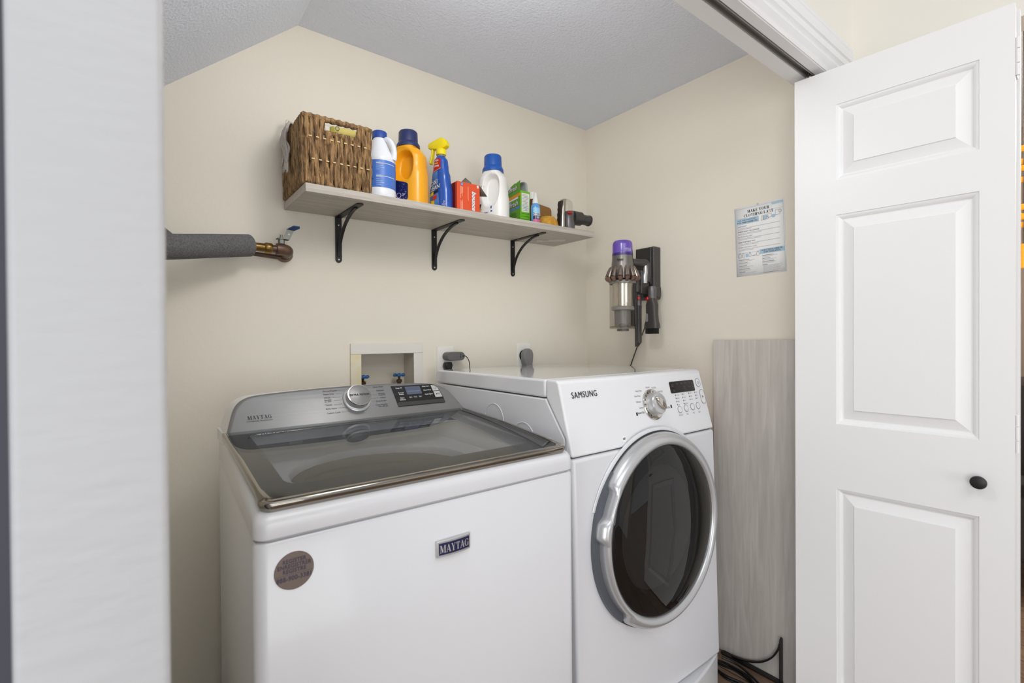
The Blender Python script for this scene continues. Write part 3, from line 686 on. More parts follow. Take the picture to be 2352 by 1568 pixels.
def strap(b, pts, w, th, mt):
    """flat bar following pts in the YZ plane, width along X"""
    rings = []; N = len(pts)
    for i in range(N):
        p = Vector((0,) + tuple(pts[i])); a = Vector((0,) + tuple(pts[max(i - 1, 0)])); c = Vector((0,) + tuple(pts[min(i + 1, N - 1)]))
        t = (c - a).normalized(); n = Vector((0, -t.z, t.y))
        rings.append([p + n * th / 2 + Vector((-w / 2, 0, 0)), p + n * th / 2 + Vector((w / 2, 0, 0)), p - n * th / 2 + Vector((w / 2, 0, 0)), p - n * th / 2 + Vector((-w / 2, 0, 0))])
    b.loft(rings, mt)
def rounded_end_plate(b, length, w, th, plane, mt):
    pts = [(-w / 2, 0), (w / 2, 0)] + [(w / 2 * math.cos(R(a)), length - w / 2 + w / 2 * math.sin(R(a))) for a in range(0, 181, 20)]
    if plane == 'down': b.loft([[(x, y, -s) for x, s in pts] for y in (-th - .0006, -.0006)], mt)
    else: b.loft([[(x, -s, z) for x, s in pts] for z in (-th - .0002, -.0002)], mt)
BR_V, BR_H = 0.160, 0.222
def bracket(label, group, loc, rot=(0, 0, 0)):
    br = thing('shelf_bracket', label, 'bracket', loc, group=group, rot=rot)
    b = B(); rounded_end_plate(b, BR_V, 0.0225, 0.003, 'down', BLACKM); mesh('wall_plate', b, br, local=True)
    b = B(); rounded_end_plate(b, BR_H, 0.0225, 0.003, 'out', BLACKM); mesh('arm', b, br, local=True)
    b = B()
    arc = smooth([(0, -0.0048, -0.138), (0, -0.012, -0.112), (0, -0.035, -0.072), (0, -0.075, -0.037), (0, -0.13, -0.013), (0, -0.178, -0.0048)], 5)
    strap(b, [(p.y, p.z) for p in arc], 0.010, 0.0055, BLACKM); mesh('brace', b, br, local=True)
    for i, (y, z, ax) in enumerate(((-0.0036, -0.028, '-y'), (-0.0036, -0.149, '-y'))):
        b = B(); b.lathe([(0.0035, 0), (0.003, 0.0012), (0, 0.0014)], CHROME, 12, Matrix.Translation((0, y, z)) @ AX['-y']); mesh('screw', b, br, local=True)
    b = B(); b.lathe([(0.0036, 0), (0.0036, 0.0004)], BLACK, 12, Matrix.Translation((0, -0.208, -0.0037)) @ Matrix.Rotation(PI, 4, 'X')); mesh('screw_hole', b, br, local=True)
    return br
for x, l in ((0.564, 'black curved metal bracket under the shelf below the woven basket'), (0.9425, 'black curved metal bracket at the middle of the shelf, below the blue spray bottle'), (1.338, 'black curved metal bracket nearest the right end of the shelf')):
    bracket(l, 'black brackets under the wall shelf', (x, 1.7298, 1.6418 + TILT * (x - 0.388) - 0.0002))

# ------------------------------------------------------------------ basket
def shade(c, k): return tuple(min(255, v * k) for v in c)
WIC = mat('water_hyacinth', (120, 90, 58), 0.72, var=(30, (196, 156, 106), (4, 4, 0.7)), bump=(1.0, 1.0, (420, 420, 36)))
WICL = mat('pale_raffia', (226, 200, 152), 0.7)
bk = thing('wicker_basket', 'brown woven rectangular basket on the left end of the shelf', 'basket', (0.486, 1.60, st(0.486)))
bx0, bx1, by0, by1 = 0.389, 0.586, 1.487, 1.716
bz0, bz1 = 1.674, 1.868
def bz(x, z): return z + TILT * (x - 0.486)
b = B()
nf = 14
for side in ('front', 'left', 'back', 'right'):
    n = nf if side in ('front', 'back') else 16
    for i in range(n):
        t = (i + 0.5) / n
        if side in ('front', 'back'): px, py = bx0 + (bx1 - bx0) * t, by0 if side == 'front' else by1
        else: px, py = bx0 if side == 'left' else bx1, by0 + (by1 - by0) * t
        top = bz1
        hole = side in ('front', 'back') and bx0 + 0.052 < px < bx0 + 0.148
        if hole: top = bz1 - 0.040
        path = []
        ns = 9
        for k in range(ns + 1):
            z = bz0 + (top - bz0) * k / ns
            zig = 0.0026 * math.cos((z - bz0) / 0.066 * PI + (PI if i % 2 else 0)) + random.uniform(-.0008, .0008)
            o_ = random.uniform(-.001, .001)
            if side in ('front', 'back'): path.append((px + zig, py + o_ + (0.003 if i % 2 else -0.003) * math.sin((z - bz0) / 0.066 * PI), bz(px, z)))
            else: path.append((px + o_, py + zig, bz(px, z)))
        r = [0.0088 * (0.95 + 0.10 * math.sin(2.2 * k + i)) for k in range(ns + 1)]
        path = smooth(path, 5); rr = [r[min(ns, k // 5)] for k in range(len(path))]
        b.tube(path, rr, WIC, 12, lobes=3, twist=(105 if i % 2 else 130), depth=0.10)
        b.ball((path[0][0], path[0][1], path[0][2] + 0.001), 0.0085, WIC, n=10)
        if hole or True: b.ball((path[-1][0], path[-1][1], path[-1][2] - 0.001), 0.0085, WIC, n=10)
mesh('woven_wall', b, bk, sharp=180)
b = B()
def rimpath(z, ins=0):
    return [(bx0, by0, z), ((bx0 + bx1) / 2, by0, z), (bx1, by0, z), (bx1, (by0 + by1) / 2, z), (bx1, by1, z), ((bx0 + bx1) / 2, by1, z), (bx0, by1, z), (bx0, (by0 + by1) / 2, z)]
rp = []
P_ = rimpath(bz1)
for i in range(len(P_)):
    a, c = Vector(P_[i]), Vector(P_[(i + 1) % len(P_)])
    for k in range(34): 
        q = a.lerp(c, k / 34); q.z = bz(q.x, bz1) + (-0.004 if (q.y > 1.56) else 0); rp.append(q)
b.tube(rp, 0.0082, WIC, 12, closed=True, lobes=2, twist=300, depth=0.17)
b.tube([(bx0 + 0.05 + 0.1 * k / 40, by0, bz(bx0 + 0.1, bz1 - 0.040)) for k in range(41)], 0.0078, WIC, 12, lobes=2, twist=300, depth=0.17)
mesh('rim', b, bk, sharp=180)
for zr in (0.068, 0.133):
    b = B()
    for i in range(9):
        x = bx0 + 0.010 + 0.0205 * i + (0.008 if zr < .1 else 0); z = bz(x, bz0 + zr) - 0.002 * 0
        b.box(x, x + 0.0085, by0 - 0.0112, by0 - 0.009, z - 0.0016, z + 0.0016, WICL)
    mesh('stitching', b, bk)
for x in (bx0 + 0.003, bx0 + 0.096, bx1 - 0.003):
    b = B(); b.tube([(x, by0 - 0.008, bz(x, bz0 + 0.0)), (x, by0 - 0.009, bz(x, bz0 + 0.07)), (x, by0 - 0.008, bz(x, bz0 + 0.13))], 0.0026, WIC, 8); mesh('wire_post', b, bk)
b = B(); b.box(bx0, bx1, by0, by1, bz0 - 0.003, bz0 + 0.003, WIC); mesh('basket_base', b, bk)
# contents
b = B(); ZB = bz0 + 0.0035
def crumple(x0, x1, y0, y1, z0, z1, amp, mt, n=10):
    random.seed(int(x0 * 1e4))
    rings = []
    for k in range(7):
        t = k / 6; z = z0 + (z1 - z0) * t
        rings.append([(x + random.uniform(-amp, amp) * t, y + random.uniform(-amp, amp) * t, z + random.uniform(-amp, amp) * t) for x, y in rrect(x0 + .006 * t, x1 - .006 * t, y0 + .006 * t, y1 - .006 * t, .012, 4)])
    b.loft(rings, mt)
crumple(0.480, 0.574, 1.535, 1.575, ZB, 1.879, 0.002, mat('yellow_packet', (222, 204, 96), 0.45))
pk = tag(mesh('packet', b), 'yellow packet standing inside the woven basket', 'packet')
b = B(); b.tube([(0.500 + .006 * math.cos(t), 1.5335, 1.870 + .006 * math.sin(t)) for t in [2 * PI * i / 16 for i in range(16)]], 0.001, INKG, 5, closed=True); mesh('printed_ring', b, pk)
b = B(); crumple(0.408, 0.468, 1.520, 1.600, ZB, 1.878, 0.006, mat('white_film', (228, 224, 208), 0.35)); crumple(0.43, 0.572, 1.585, 1.64, ZB, 1.902, 0.007, MATS['white_film'])
tag(mesh('plastic_bag', b), 'crumpled white plastic bag inside the woven basket', 'bag')
b = B(); b.prism([(1.655, ZB), (1.70, ZB), (1.70, 1.875), (1.672, 1.898), (1.655, 1.890)], 'x', 0.402, 0.414, BLACK); tag(mesh('dustpan', b, bevel=0.002), 'dark flat tool standing in the back corner of the basket', 'dustpan')
b = B()
STR = mat('grey_cotton_string', (188, 182, 174), 0.9)
random.seed(5)
for i in range(16):
    y = 1.63 + random.uniform(-.02, .02); x = bx0 - 0.013 - random.uniform(0, .006)
    ln = random.uniform(0.09, 0.145)
    pts = [(bx0 + 0.012, y + .02, 1.884), (bx0 - 0.006, y + .01, 1.888), (x - .002, y, 1.868), (x - 0.006, y + .006 + random.uniform(-.008, .008), 1.868 - ln * .3), (x - .001, y - .006 + random.uniform(-.008, .008), 1.868 - ln * .65), (x - .004, y + random.uniform(-.012, .012), 1.868 - ln)]
    b.tube(smooth(pts, 4), 0.0028, STR, 8, lobes=2, twist=500, depth=.3)
tag(mesh('mop_head', b), 'grey white string fringe hanging over the left side of the basket', 'mop head')
b = B(); b.tube(smooth([(bx0 + .012, 1.668, 1.865), (bx0 - .004, 1.672, 1.900), (bx0 + .004, 1.690, 1.922), (bx0 + .014, 1.705, 1.900), (bx0 + .016, 1.705, 1.865)], 6), 0.004, mat('cream_strap', (226, 220, 204), 0.7), 8); tag(mesh('strap_loop', b), 'cream loop sticking up at the back corner of the basket', 'strap')

# ------------------------------------------------------------------ bottles
PL = dict(rough=0.32, coat=0.15)
def bottle_surface(a, bb, H, prof, grip):
    """prof: list of (t, ka, kb); grip: (t0, t1, u0, u1, depth) recess on both broad faces"""
    def ev(t):
        for i in range(len(prof) - 1):
            t0, ka0, kb0 = prof[i]; t1, ka1, kb1 = prof[i + 1]
            if t <= t1 + 1e-9:
                f = sstep(t0, t1, t); return ka0 + (ka1 - ka0) * f, kb0 + (kb1 - kb0) * f
        return prof[-1][1], prof[-1][2]
    def Sf(th, t, off=0.0):
        ka, kb = ev(t); e = 0.72
        c, s_ = math.cos(th), math.sin(th)
        x = a * ka * math.copysign(abs(c) ** e, c); y = bb * kb * math.copysign(abs(s_) ** e, s_)
        if grip:
            t0, t1, u0, u1, dp, sh = grip
            tm = (t - (t0 + t1) / 2) / ((t1 - t0) / 2); xs = x / a - sh * tm
            um = (xs - (u0 + u1) / 2) / ((u1 - u0) / 2)
            d = (abs(um) ** 2.6 + abs(tm) ** 2.6) ** (1 / 2.6)
            k = 1 - sstep(0.72, 1.06, d)
            y *= 1 - dp * k
        n = Vector((c / a, s_ / bb, 0)).normalized()
        return Vector((x, y, t * H)) + n * off
    return Sf
def bottle_body(Sf, mt, nt=64, nth=112, t1=1.0):
    b = B(); rings = []
    for i in range(nt + 1):
        t = t1 * i / nt; rings.append([Sf(2 * PI * j / nth, t) for j in range(nth)])
    b.loft(rings, mt); return b
def cap_mesh(z0, r, h, flange, mt, n=60, ribs=True):
    b = B()
    def ring(rad, z, rib): return [((rad + (0.0006 if (rib and j % 2) else 0)) * math.cos(2 * PI * j / n), (rad + (0.0006 if (rib and j % 2) else 0)) * math.sin(2 * PI * j / n), z) for j in range(n)]
    b.loft([ring(flange, z0, 0), ring(flange, z0 + h * .16, 0), ring(r * 1.08, z0 + h * .30, 0), ring(r, z0 + h * .34, ribs), ring(r * .97, z0 + h * .93, ribs), ring(r * .9, z0 + h, 0)], mt); return b

# gold detergent bottle
gold = thing('detergent_bottle', 'golden yellow detergent bottle with a navy cap and moulded handle', 'bottle', (0.762, 1.580, st(0.762)), R(-57))
GOLD = mat('golden_plastic', (246, 172, 22), **PL)
H = 0.214
Sg = bottle_surface(0.070, 0.046, H, [(0, .93, .93), (.02, 1, 1), (.52, 1, 1), (.66, .93, .96), (.82, .90, .94), (.93, .72, .78), (.965, .52, .84), (.985, .50, .80), (1, .49, .79)], (.40, .91, -.50, .58, .80, .02))
mesh('body', bottle_body(Sg, GOLD), gold, local=True, sharp=70)
mesh('cap', cap_mesh(H - .002, 0.033, 0.058, 0.0405, mat('navy_cap', (38, 48, 98), 0.4)), gold, local=True)
LAB = mat('navy_label', (26, 32, 92), 0.35); LABP = mat('purple_label', (104, 62, 116), 0.4)
b = B()
def lab(u, v):       # left broad face is local -y; from the far end to the handle side
    t = 0.04 + 0.76 * v
    edge = -0.56 + 0.92 * (1 - sstep(0.34, 0.47, t)) - 0.12 * (1 - sstep(0.04, .14, t))
    x0 = -0.93; x = x0 + (edge - x0) * u
    e = 0.72; th = -math.acos(max(-1, min(1, math.copysign(abs(x) ** (1 / e), x))))
    return Sg(th, t, 0.0008)
b.grid(lab, 20, 40, LAB); 
gl_ = mesh('label', b, gold, local=True, sharp=70)
b = B()
def LG(x, z):
    xx = max(-.98, x / 0.070); e = 0.72; th = -math.acos(max(-1, min(1, math.copysign(abs(xx) ** (1 / e), xx)))); return Sg(th, z / H, 0.0016)
b.text('P', 0.022, LG, INKL, at=(-0.050, 0.098), bold=0.02); b.text('O', 0.022, LG, INKL, at=(-0.046, 0.080), bold=0.02); b.text('N', 0.022, LG, INKL, at=(-0.041, 0.064), bold=0.02)
b.tube([LG(-0.010 + .0085 * math.cos(t), 0.036 + .0085 * math.sin(t)) for t in [2 * PI * i / 24 for i in range(24)]], 0.0014, mat('lilac_ink', (170, 160, 190), 0.5), 6, closed=True)
for i in range(3): 
    x, z = 0.003, 0.040 - i * .0035; b.add([LG(x, z), LG(x + .014 - .003 * i, z + .001), LG(x + .014 - .003 * i, z + .0022), LG(x, z + .0012)], [(0, 1, 2, 3)], INKL)
random.seed(3)
for i in range(26):
    x, z = random.uniform(-.008, .018), random.uniform(.02, .078); b.add([LG(x, z), LG(x + .0012, z), LG(x + .0012, z + .0012), LG(x, z + .0012)], [(0, 1, 2, 3)], INKL)
mesh('label_print', b, gl_, local=True)

# white detergent bottle
wb = thing('detergent_bottle', 'white detergent bottle with a bright blue cap between the red and green boxes', 'bottle', (1.122, 1.573, st(1.122)), R(-60))
WPL = mat('white_bottle_plastic', (242, 241, 238), **PL)
H = 0.196
Sw = bottle_surface(0.064, 0.044, H, [(0, .94, .94), (.02, 1, 1), (.40, 1, 1), (.56, .93, .97), (.84, .84, .95), (.945, .66, .86), (.97, .58, .84), (1, .56, .82)], (.27, .92, -.42, .64, .66, .06))
mesh('body', bottle_body(Sw, WPL), wb, local=True, sharp=70)
mesh('cap', cap_mesh(H - .002, 0.0345, 0.066, 0.042, mat('blue_cap', (28, 88, 176), 0.4)), wb, local=True)
b = B()
def LW_(x, z, off=0.0012):
    xx = max(-.99, min(.99, x / 0.064)); e = 0.72; th = -math.acos(math.copysign(abs(xx) ** (1 / e), xx)); return Sw(th, z / H, off)
LBL = mat('blue_label', (62, 96, 156), 0.4); DKL = mat('black_label', (34, 38, 44), 0.4)
b.add([LW_(x, z) for x, z in ((-.058, .122), (-.034, .135), (-.026, .138), (-.026, .126), (-.036, .116), (-.058, .106))], [(0, 1, 2, 3, 4, 5)], LBL)
blue = b; b = B()
b.grid(lambda u, v: LW_(-.063 + .033 * u * (.4 + .6 * v), .006 + .058 * v), 6, 8, DKL)
b.grid(lambda u, v: LW_(-.063 + .033 * u, .030 + .012 * u + .004 * v, .0016), 6, 1, mat('lime_ink', (196, 208, 60), 0.5))
mesh('label', b, wb, local=True, sharp=70, label='black and lime label')
b = blue
for i in range(3): b.add([LW_(-.054, .117 - i * .004, .0016), LW_(-.034, .127 - i * .004, .0016), LW_(-.034, .1285 - i * .004, .0016), LW_(-.054, .1185 - i * .004, .0016)], [(0, 1, 2, 3)], INKL)
mesh('label', b, wb, local=True, sharp=70, label='small blue label')
b = B()
BLI = mat('blue_ink', (52, 92, 168), 0.5)
for x, z, w, h in ((.008, .043, .006, .010), (.009, .030, .007, .006), (-.018, .029, .020, .0015), (-.018, .026, .014, .0015), (-.020, .014, .028, .003), (-.03, .010, .008, .002), (.012, .016, .004, .003)):
    b.add([LW_(x, z), LW_(x + w, z), LW_(x + w, z + h), LW_(x, z + h)], [(0, 1, 2, 3)], BLI)
mesh('label_print', b, wb, local=True, sharp=70)

# bleach jug
bj = thing('bleach_jug', 'white bleach jug with blue cap and blue label beside the basket', 'bottle', (0.649, 1.562, st(0.649)), R(-35))
b = B(); rj = 0.0525
b.lathe([(rj * .95, 0), (rj, .004), (rj, .036), (rj - .0008, .038), (rj - .0008, .130), (rj, .133), (rj * .985, .142), (rj * .9, .154), (rj * .72, .170), (.030, .188), (.0235, .203), (.0215, .211), (.0215, .222)], mat('white_jug_plastic', (234, 238, 244), **PL), 56)
mesh('body', b, bj, local=True, sharp=60)
b = B(); b.tube(smooth([(0.016, -.006, .208), (0.030, -.010, .206), (0.043, -.014, .192), (0.050, -.016, .172), (0.051, -.015, .152), (0.047, -.013, .140)], 6), [0.0085] * 4 + [0.0095] * 22 + [0.011] * 5, MATS['white_jug_plastic'], 14); mesh('handle', b, bj, local=True)
b = B()
b.lathe([(0.0242, .212), (0.0242, .233), (0.0225, .2355)], mat('jug_blue_cap', (34, 72, 158), 0.4), 48); mesh('cap', b, bj, local=True)
JB = mat('jug_blue_label', (74, 120, 205), 0.4)
b = B(); b.lathe([(rj - .0002, .039), (rj - .0002, .128)], JB, 56, cap=False)
def JL(a, z, off=.0004): return Vector(((rj + off) * math.cos(a), (rj + off) * math.sin(a), z))
lj = mesh('label', b, bj, local=True)
b = B(); WI = mat('pale_blue_ink', (170, 200, 240), 0.5)
random.seed(9)
for k in range(26):
    a0 = R(-128 + (k % 2) * 38); z = .046 + (k // 2) * .0062; w = R(random.uniform(10, 30))
    if 12 < k < 16: continue
    b.grid(lambda u, v: JL(a0 + w * u, z + .0016 * v), 5, 1, (WI if k % 2 else NAVY))
b.grid(lambda u, v: JL(R(-90) + R(72) * u, .116 + .0018 * v), 8, 1, INKL); b.grid(lambda u, v: JL(R(-90) + R(72) * u, .074 + .0018 * v), 8, 1, INKL)
[b.grid(lambda u, v: JL(R(-128) + R(24 - 5 * k) * u, .100 - k * .006 + .0028 * v), 5, 1, NAVY) for k in range(3)]
mesh('label_print', b, lj, local=True)

# spray bottle
sp = thing('spray_bottle', 'blue stain remover spray bottle with yellow trigger', 'bottle', (0.886, 1.567, st(0.886)), R(-62))
SPB = mat('blue_bottle', (22, 82, 176), 0.22, coat=0.3)
H = 0.205
Ss = bottle_surface(0.042, 0.0275, H, [(0, .95, .95), (.02, 1, 1), (.35, .98, 1), (.62, .80, .92), (.80, .62, .82), (.93, .56, .76), (1, .36, .55)], None)
mesh('body', bottle_body(Ss, SPB, 40, 64), sp, local=True, sharp=70)
def LS(x, z, off=.001):
    t = z / H; 
    lo, hi = -PI + .02, -.02
    for _ in range(30):
        m_ = (lo + hi) / 2
        if Ss(m_, t).x < x: lo = m_
        else: hi = m_
    return Ss((lo + hi) / 2, t, off)
b = B(); 
b.grid(lambda u, v: LS((-.034 + .044 * u * (1 - .25 * v)) * (1 - .25 * v), .006 + .142 * v, .0007), 14, 16, mat('pale_blue_label', (92, 136, 196), 0.35, var=(60, (58, 104, 180))))
b.grid(lambda u, v: LS((-.025 + .037 * u) * (1 - .12 * v) + (.0), .158 + .036 * v - .016 * (1 - u) * (1 - v), .0012), 12, 8, mat('red_label', (186, 36, 32), 0.35))
b.grid(lambda u, v: LS(-.026 + .038 * u, .141 + .016 * u + .0016 * v, .0014), 12, 1, mat('gold_ink', (232, 170, 70), 0.4))
b.grid(lambda u, v: LS(-.036 + .020 * u, .054 + .008 * u + .012 * v, .0014), 6, 3, mat('yellow_label', (236, 206, 30), 0.4)); b.grid(lambda u, v: LS(-.016 + .020 * u, .062 + .008 * u + .012 * v, .0014), 6, 3, NAVY)
b.grid(lambda u, v: LS(-.030 + .017 * u, .008 + .034 * v, .0014), 5, 5, MATS['yellow_label']); b.grid(lambda u, v: LS(-.018 + .016 * u, .042 + .006 * u + .014 * v, .0016), 5, 3, mat('red_cloth_print', (206, 44, 40), 0.4))
sl_ = mesh('label', b, sp, local=True, sharp=70)
b = B()
for t, x, z, sz in (('OXI', -.013, .104, .024), ('CLEAN', -.014, .084, .022)):
    b.text(t, sz, lambda x_, z_: LS(x_, z_ + .35 * (x_ - x), .0018), INK, at=(x, z), bold=.06, sx=.72); b.text(t, sz, lambda x_, z_: LS(x_, z_ + .35 * (x_ - x), .0024), INKL, at=(x, z), bold=.012, sx=.72)
for t, z in (('STAIN', .186), ('POWER', .166)): b.text(t, .0095, lambda x_, z_: LS(x_, z_, .0018), INKL, at=(-.008, z), bold=.03, sx=.8)
b.grid(lambda u, v: LS(-.018 + .02 * u, .174 + .0045 * v, .0018), 5, 1, MATS['gold_ink'])
for x, z in ((.026, .034), (.026, .016)): b.tube([LS(x + .003 * math.cos(q), z + .003 * math.sin(q), .0012) for q in [2 * PI * i / 12 for i in range(12)]], .0006, INKL, 5, closed=True)
for k in range(2): b.grid(lambda u, v: LS(.019 + .014 * u, .0235 + .0018 * k + .0009 * v, .0012), 3, 1, INKL)
mesh('label_print', b, sl_, local=True)
b = B(); b.lathe([(0.0155, H - .002), (0.0155, H + .008), (.014, H + .0085)], mat('clear_collar', (150, 146, 130), 0.2, alpha=.75), 28); mesh('neck', b, sp, local=True)
YEL = mat('yellow_trigger', (246, 224, 24), 0.35)
b = B(); b.lathe([(0.0185, H + .006), (0.0185, H + .024), (0.0165, H + .028)], YEL, 32)
hd = thing  # (head built in the bottle frame; nozzle points to local -x)
rings = []
for x, z0, z1, w in ((-.050, H + .036, H + .050, .010), (-.047, H + .034, H + .054, .011), (-.020, H + .028, H + .062, .012), (.004, H + .026, H + .068, .013), (.022, H + .030, H + .060, .0125), (.030, H + .036, H + .046, .011)):
    rings.append([(x, y, z) for y, z in rrect(-w, w, z0, z1, .004, 3)])
b.loft(rings, YEL); mesh('spray_head', b, sp, local=True, bevel=.001)
b = B(); pts = smooth([(-.034, 0, H + .034), (-.036, 0, H + .016), (-.041, 0, H - .004), (-.045, 0, H - .020)], 4)
b.loft([[(p.x + dx, dy, p.z) for dx, dy in ((-.003, -.008), (.004, -.008), (.004, .008), (-.003, .008))] for p in pts], YEL); mesh('trigger', b, sp, local=True, bevel=.0015)
# turn: nozzle toward the left of the photo

# red dryer sheet box
rb = thing('dryer_sheet_box', 'orange red dryer sheet box lying open behind the shelf edge', 'box', (0.972, 1.545, st(0.972)))
ORG = mat('orange_red_card', (226, 84, 42), 0.45); CARD = mat('grey_card', (136, 126, 116), 0.7)
z0 = st(0.972) + .0006
b = B(); b.box(0.9225, 1.021, 1.517, 1.580, z0, z0 + 0.1125, ORG); mesh('carton', b, rb, bevel=.001)
def RB(x, z, d=.0006): return Vector((0.9225 + x, 1.517 - d, z0 + z))
b = B(); b.text('bounce', .0235, lambda x, z: RB(.071 + z, .050 - x, .001), INKL, bold=.055, shear=.25, space=1.0); b.text('bounce', .0235, lambda x, z: RB(.071 + z, .050 - x, .0006), mat('dark_red_ink', (150, 28, 20), .5), bold=.085, shear=.25)
b.lathe([(.0055, 0), (.0055, .0004)], mat('sky_blue_ink', (70, 140, 210), .5), 20, Matrix.Translation(RB(.020, .104, .0002)) @ AX['-y']); b.add([RB(.018, .101, .001), RB(.020, .108, .001), RB(.022, .102, .001)], [(0, 2, 1)], INKL)
PK_ = mat('pale_orange_ink', (244, 168, 140), .5)
for i, (x, w, a, c) in enumerate(((.013, .0022, .052, .096), (.0165, .0018, .068, .096), (.0205, .0018, .060, .095), (.0225, .0015, .072, .095), (.013, .0018, .006, .045), (.0165, .0018, .014, .042), (.0205, .0022, .004, .048), (.0225, .0012, .004, .040), (.0475, .0012, .048, .100), (.044, .001, .055, .096))): b.add([RB(x, a), RB(x + w, a), RB(x + w, c), RB(x, c)], [(0, 1, 2, 3)], PK_)
b.add([RB(.085, .100), RB(.093, .100), RB(.093, .110), RB(.085, .110)], [(0, 1, 2, 3)], INKL)
mesh('print', b, rb)
def RL(y, z): return Vector((0.9219, 1.517 + y, z0 + z))
b = B(); b.add([RL(.012, .004), RL(.062, .004), RL(.062, .110), RL(.012, .110)], [(0, 1, 2, 3)], mat('dark_red_card', (140, 26, 18), .5)); b.add([RL(.034, .004), RL(.062, .004), RL(.062, .110), RL(.034, .110)], [(0, 1, 2, 3)], mat('green_card', (96, 122, 70), .5)); b.v = [Vector((v.x - .0003 * (i > 3), v.y, v.z)) for i, v in enumerate(b.v)]
mesh('side_print', b, rb)
b = B(); zt_ = z0 + .1125
b.loft([[Vector(p) for p in q] for q in ([(0.985, 1.580, zt_), (1.021, 1.548, zt_)], [(0.990, 1.583, zt_ + .014), (1.030, 1.552, zt_ - .002)])], CARD, False, False, False)
b.add([(0.980, 1.56, zt_ + .0004), (1.0212, 1.56, zt_ + .0004), (1.026, 1.584, zt_ + .030), (1.004, 1.590, zt_ + .046), (.980, 1.584, zt_ + .022)], [(0, 1, 2, 3, 4)], CARD)
b.add([(1.0215, 1.518, zt_), (1.0215, 1.575, zt_), (1.058, 1.570, zt_ - .022), (1.058, 1.523, zt_ - .034)], [(0, 1, 2, 3)], CARD)
b.add([(1.0214, 1.53, zt_ - .03), (1.0214, 1.57, zt_ - .03), (1.034, 1.565, z0 + .02), (1.034, 1.535, z0 + .02)], [(0, 1, 2, 3)], CARD)
o = mesh('flap', b, rb, label='open grey cardboard flaps'); md = o.modifiers.new('thick', 'SOLIDIFY'); md.thickness = .0008

# green box
gb = thing('cleaner_box', 'bright green washing machine cleaner box with its flaps torn open', 'box', (1.259, 1.585, st(1.259)))
GRN = mat('lime_green_card', (112, 186, 30), .45); GRD = mat('mid_green_card', (92, 152, 34), .45)
z0 = st(1.259) + .0006
b = B(); b.box(1.234, 1.284, 1.54, 1.632, z0, z0 + .137, GRN); mesh('carton', b, gb, bevel=.0008)
b = B()
def GL_(y, z, d=.0006): return Vector((1.234 - d, 1.632 - y, z0 + z))
b.add([GL_(0, 0), GL_(.092, 0), GL_(.092, .137), GL_(0, .137)], [(0, 1, 2, 3)], GRD)
b.add([GL_(0, .137), GL_(.092, .137), GL_(.092, .178), GL_(.062, .170), GL_(.060, .174), GL_(.026, .163), GL_(.024, .158), GL_(0, .150)], [tuple(range(8))], GRD)
b.add([GL_(.0, .108, .001), GL_(.092, .116, .001), GL_(.092, .128, .001), GL_(0, .119, .001)], [(0, 1, 2, 3)], mat('orange_ink', (222, 140, 34), .5)); b.add([GL_(.004, .100, .001), GL_(.078, .107, .001), GL_(.078, .114, .001), GL_(.004, .107, .001)], [(0, 1, 2, 3)], INKL)
b.add([GL_(0, .058, .001), GL_(.092, .066, .001), GL_(.092, .077, .001), GL_(0, .068, .001)], [(0, 1, 2, 3)], mat('steel_blue_ink', (86, 122, 176), .5))
for zz, sz in ((.150, .026), (.087, .030)):
    for bd, mt, d in ((.05, INK, .0014), (.012, INKL, .0020)): b.text('affresh', sz, lambda y, z: GL_(y, z + .08 * (y - .04), d), mt, at=(.043, zz), bold=bd, shear=.1, sx=.88)
for k in range(5): b.add([GL_(.03, .030 + k * .005, .001), GL_(.062 + .008 * (k % 2), .030 + k * .005, .001), GL_(.062 + .008 * (k % 2), .0315 + k * .005, .001), GL_(.03, .0315 + k * .005, .001)], [(0, 1, 2, 3)], INK)
b.add([GL_(.0, 0, .001), GL_(.012, 0, .001), GL_(.012, .05, .001), GL_(.004, .056, .001), GL_(0, .05, .001)], [(0, 1, 2, 3, 4)], INKG)
b.tube([GL_(.056 + .009 * math.cos(t), .016 + .009 * math.sin(t), .001) for t in [2 * PI * i / 20 for i in range(20)]], .0012, INKL, 5, closed=True)
mesh('side_print', b, gb)
b = B()
def GF(x, z, d=.0006): return Vector((1.234 + x, 1.54 - d, z0 + z))
b.add([GF(.006, .052), GF(.046, .052), GF(.046, .128), GF(.006, .128)], [(0, 1, 2, 3)], mat('white_card_print', (232, 236, 228), .5))
random.seed(11)
for k in range(12): 
    z = .123 - k * .0058; w = random.uniform(.022, .034); b.add([GF(.009, z - .0016, .001), GF(.009 + w, z - .0016, .001), GF(.009 + w, z, .001), GF(.009, z, .001)], [(0, 1, 2, 3)], mat('pale_red_ink', (206, 130, 116), .5) if k in (0, 4) else INKG)
for k in range(4): b.add([GF(.004, .044 - k * .011, .001), GF(.044, .044 - k * .011, .001), GF(.044, .0455 - k * .011, .001), GF(.004, .0455 - k * .011, .001)], [(0, 1, 2, 3)], mat('dark_green_ink', (50, 100, 20), .5))
mesh('front_print', b, gb)
b = B(); zt_ = z0 + .137
b.grid(lambda u, v: Vector((1.278 - .030 * sstep(.45, 1, v) * 1.0, 1.545 + .06 * u + .01 * v, zt_ + .044 * math.sin(v * 1.9) - .006 * sstep(.6, 1, v))), 4, 10, mat('grey_inner_card', (170, 172, 178), .6))
o = mesh('flap', b, gb, label='curled grey inside of the box flap'); md = o.modifiers.new('thick', 'SOLIDIFY'); md.thickness = .0008

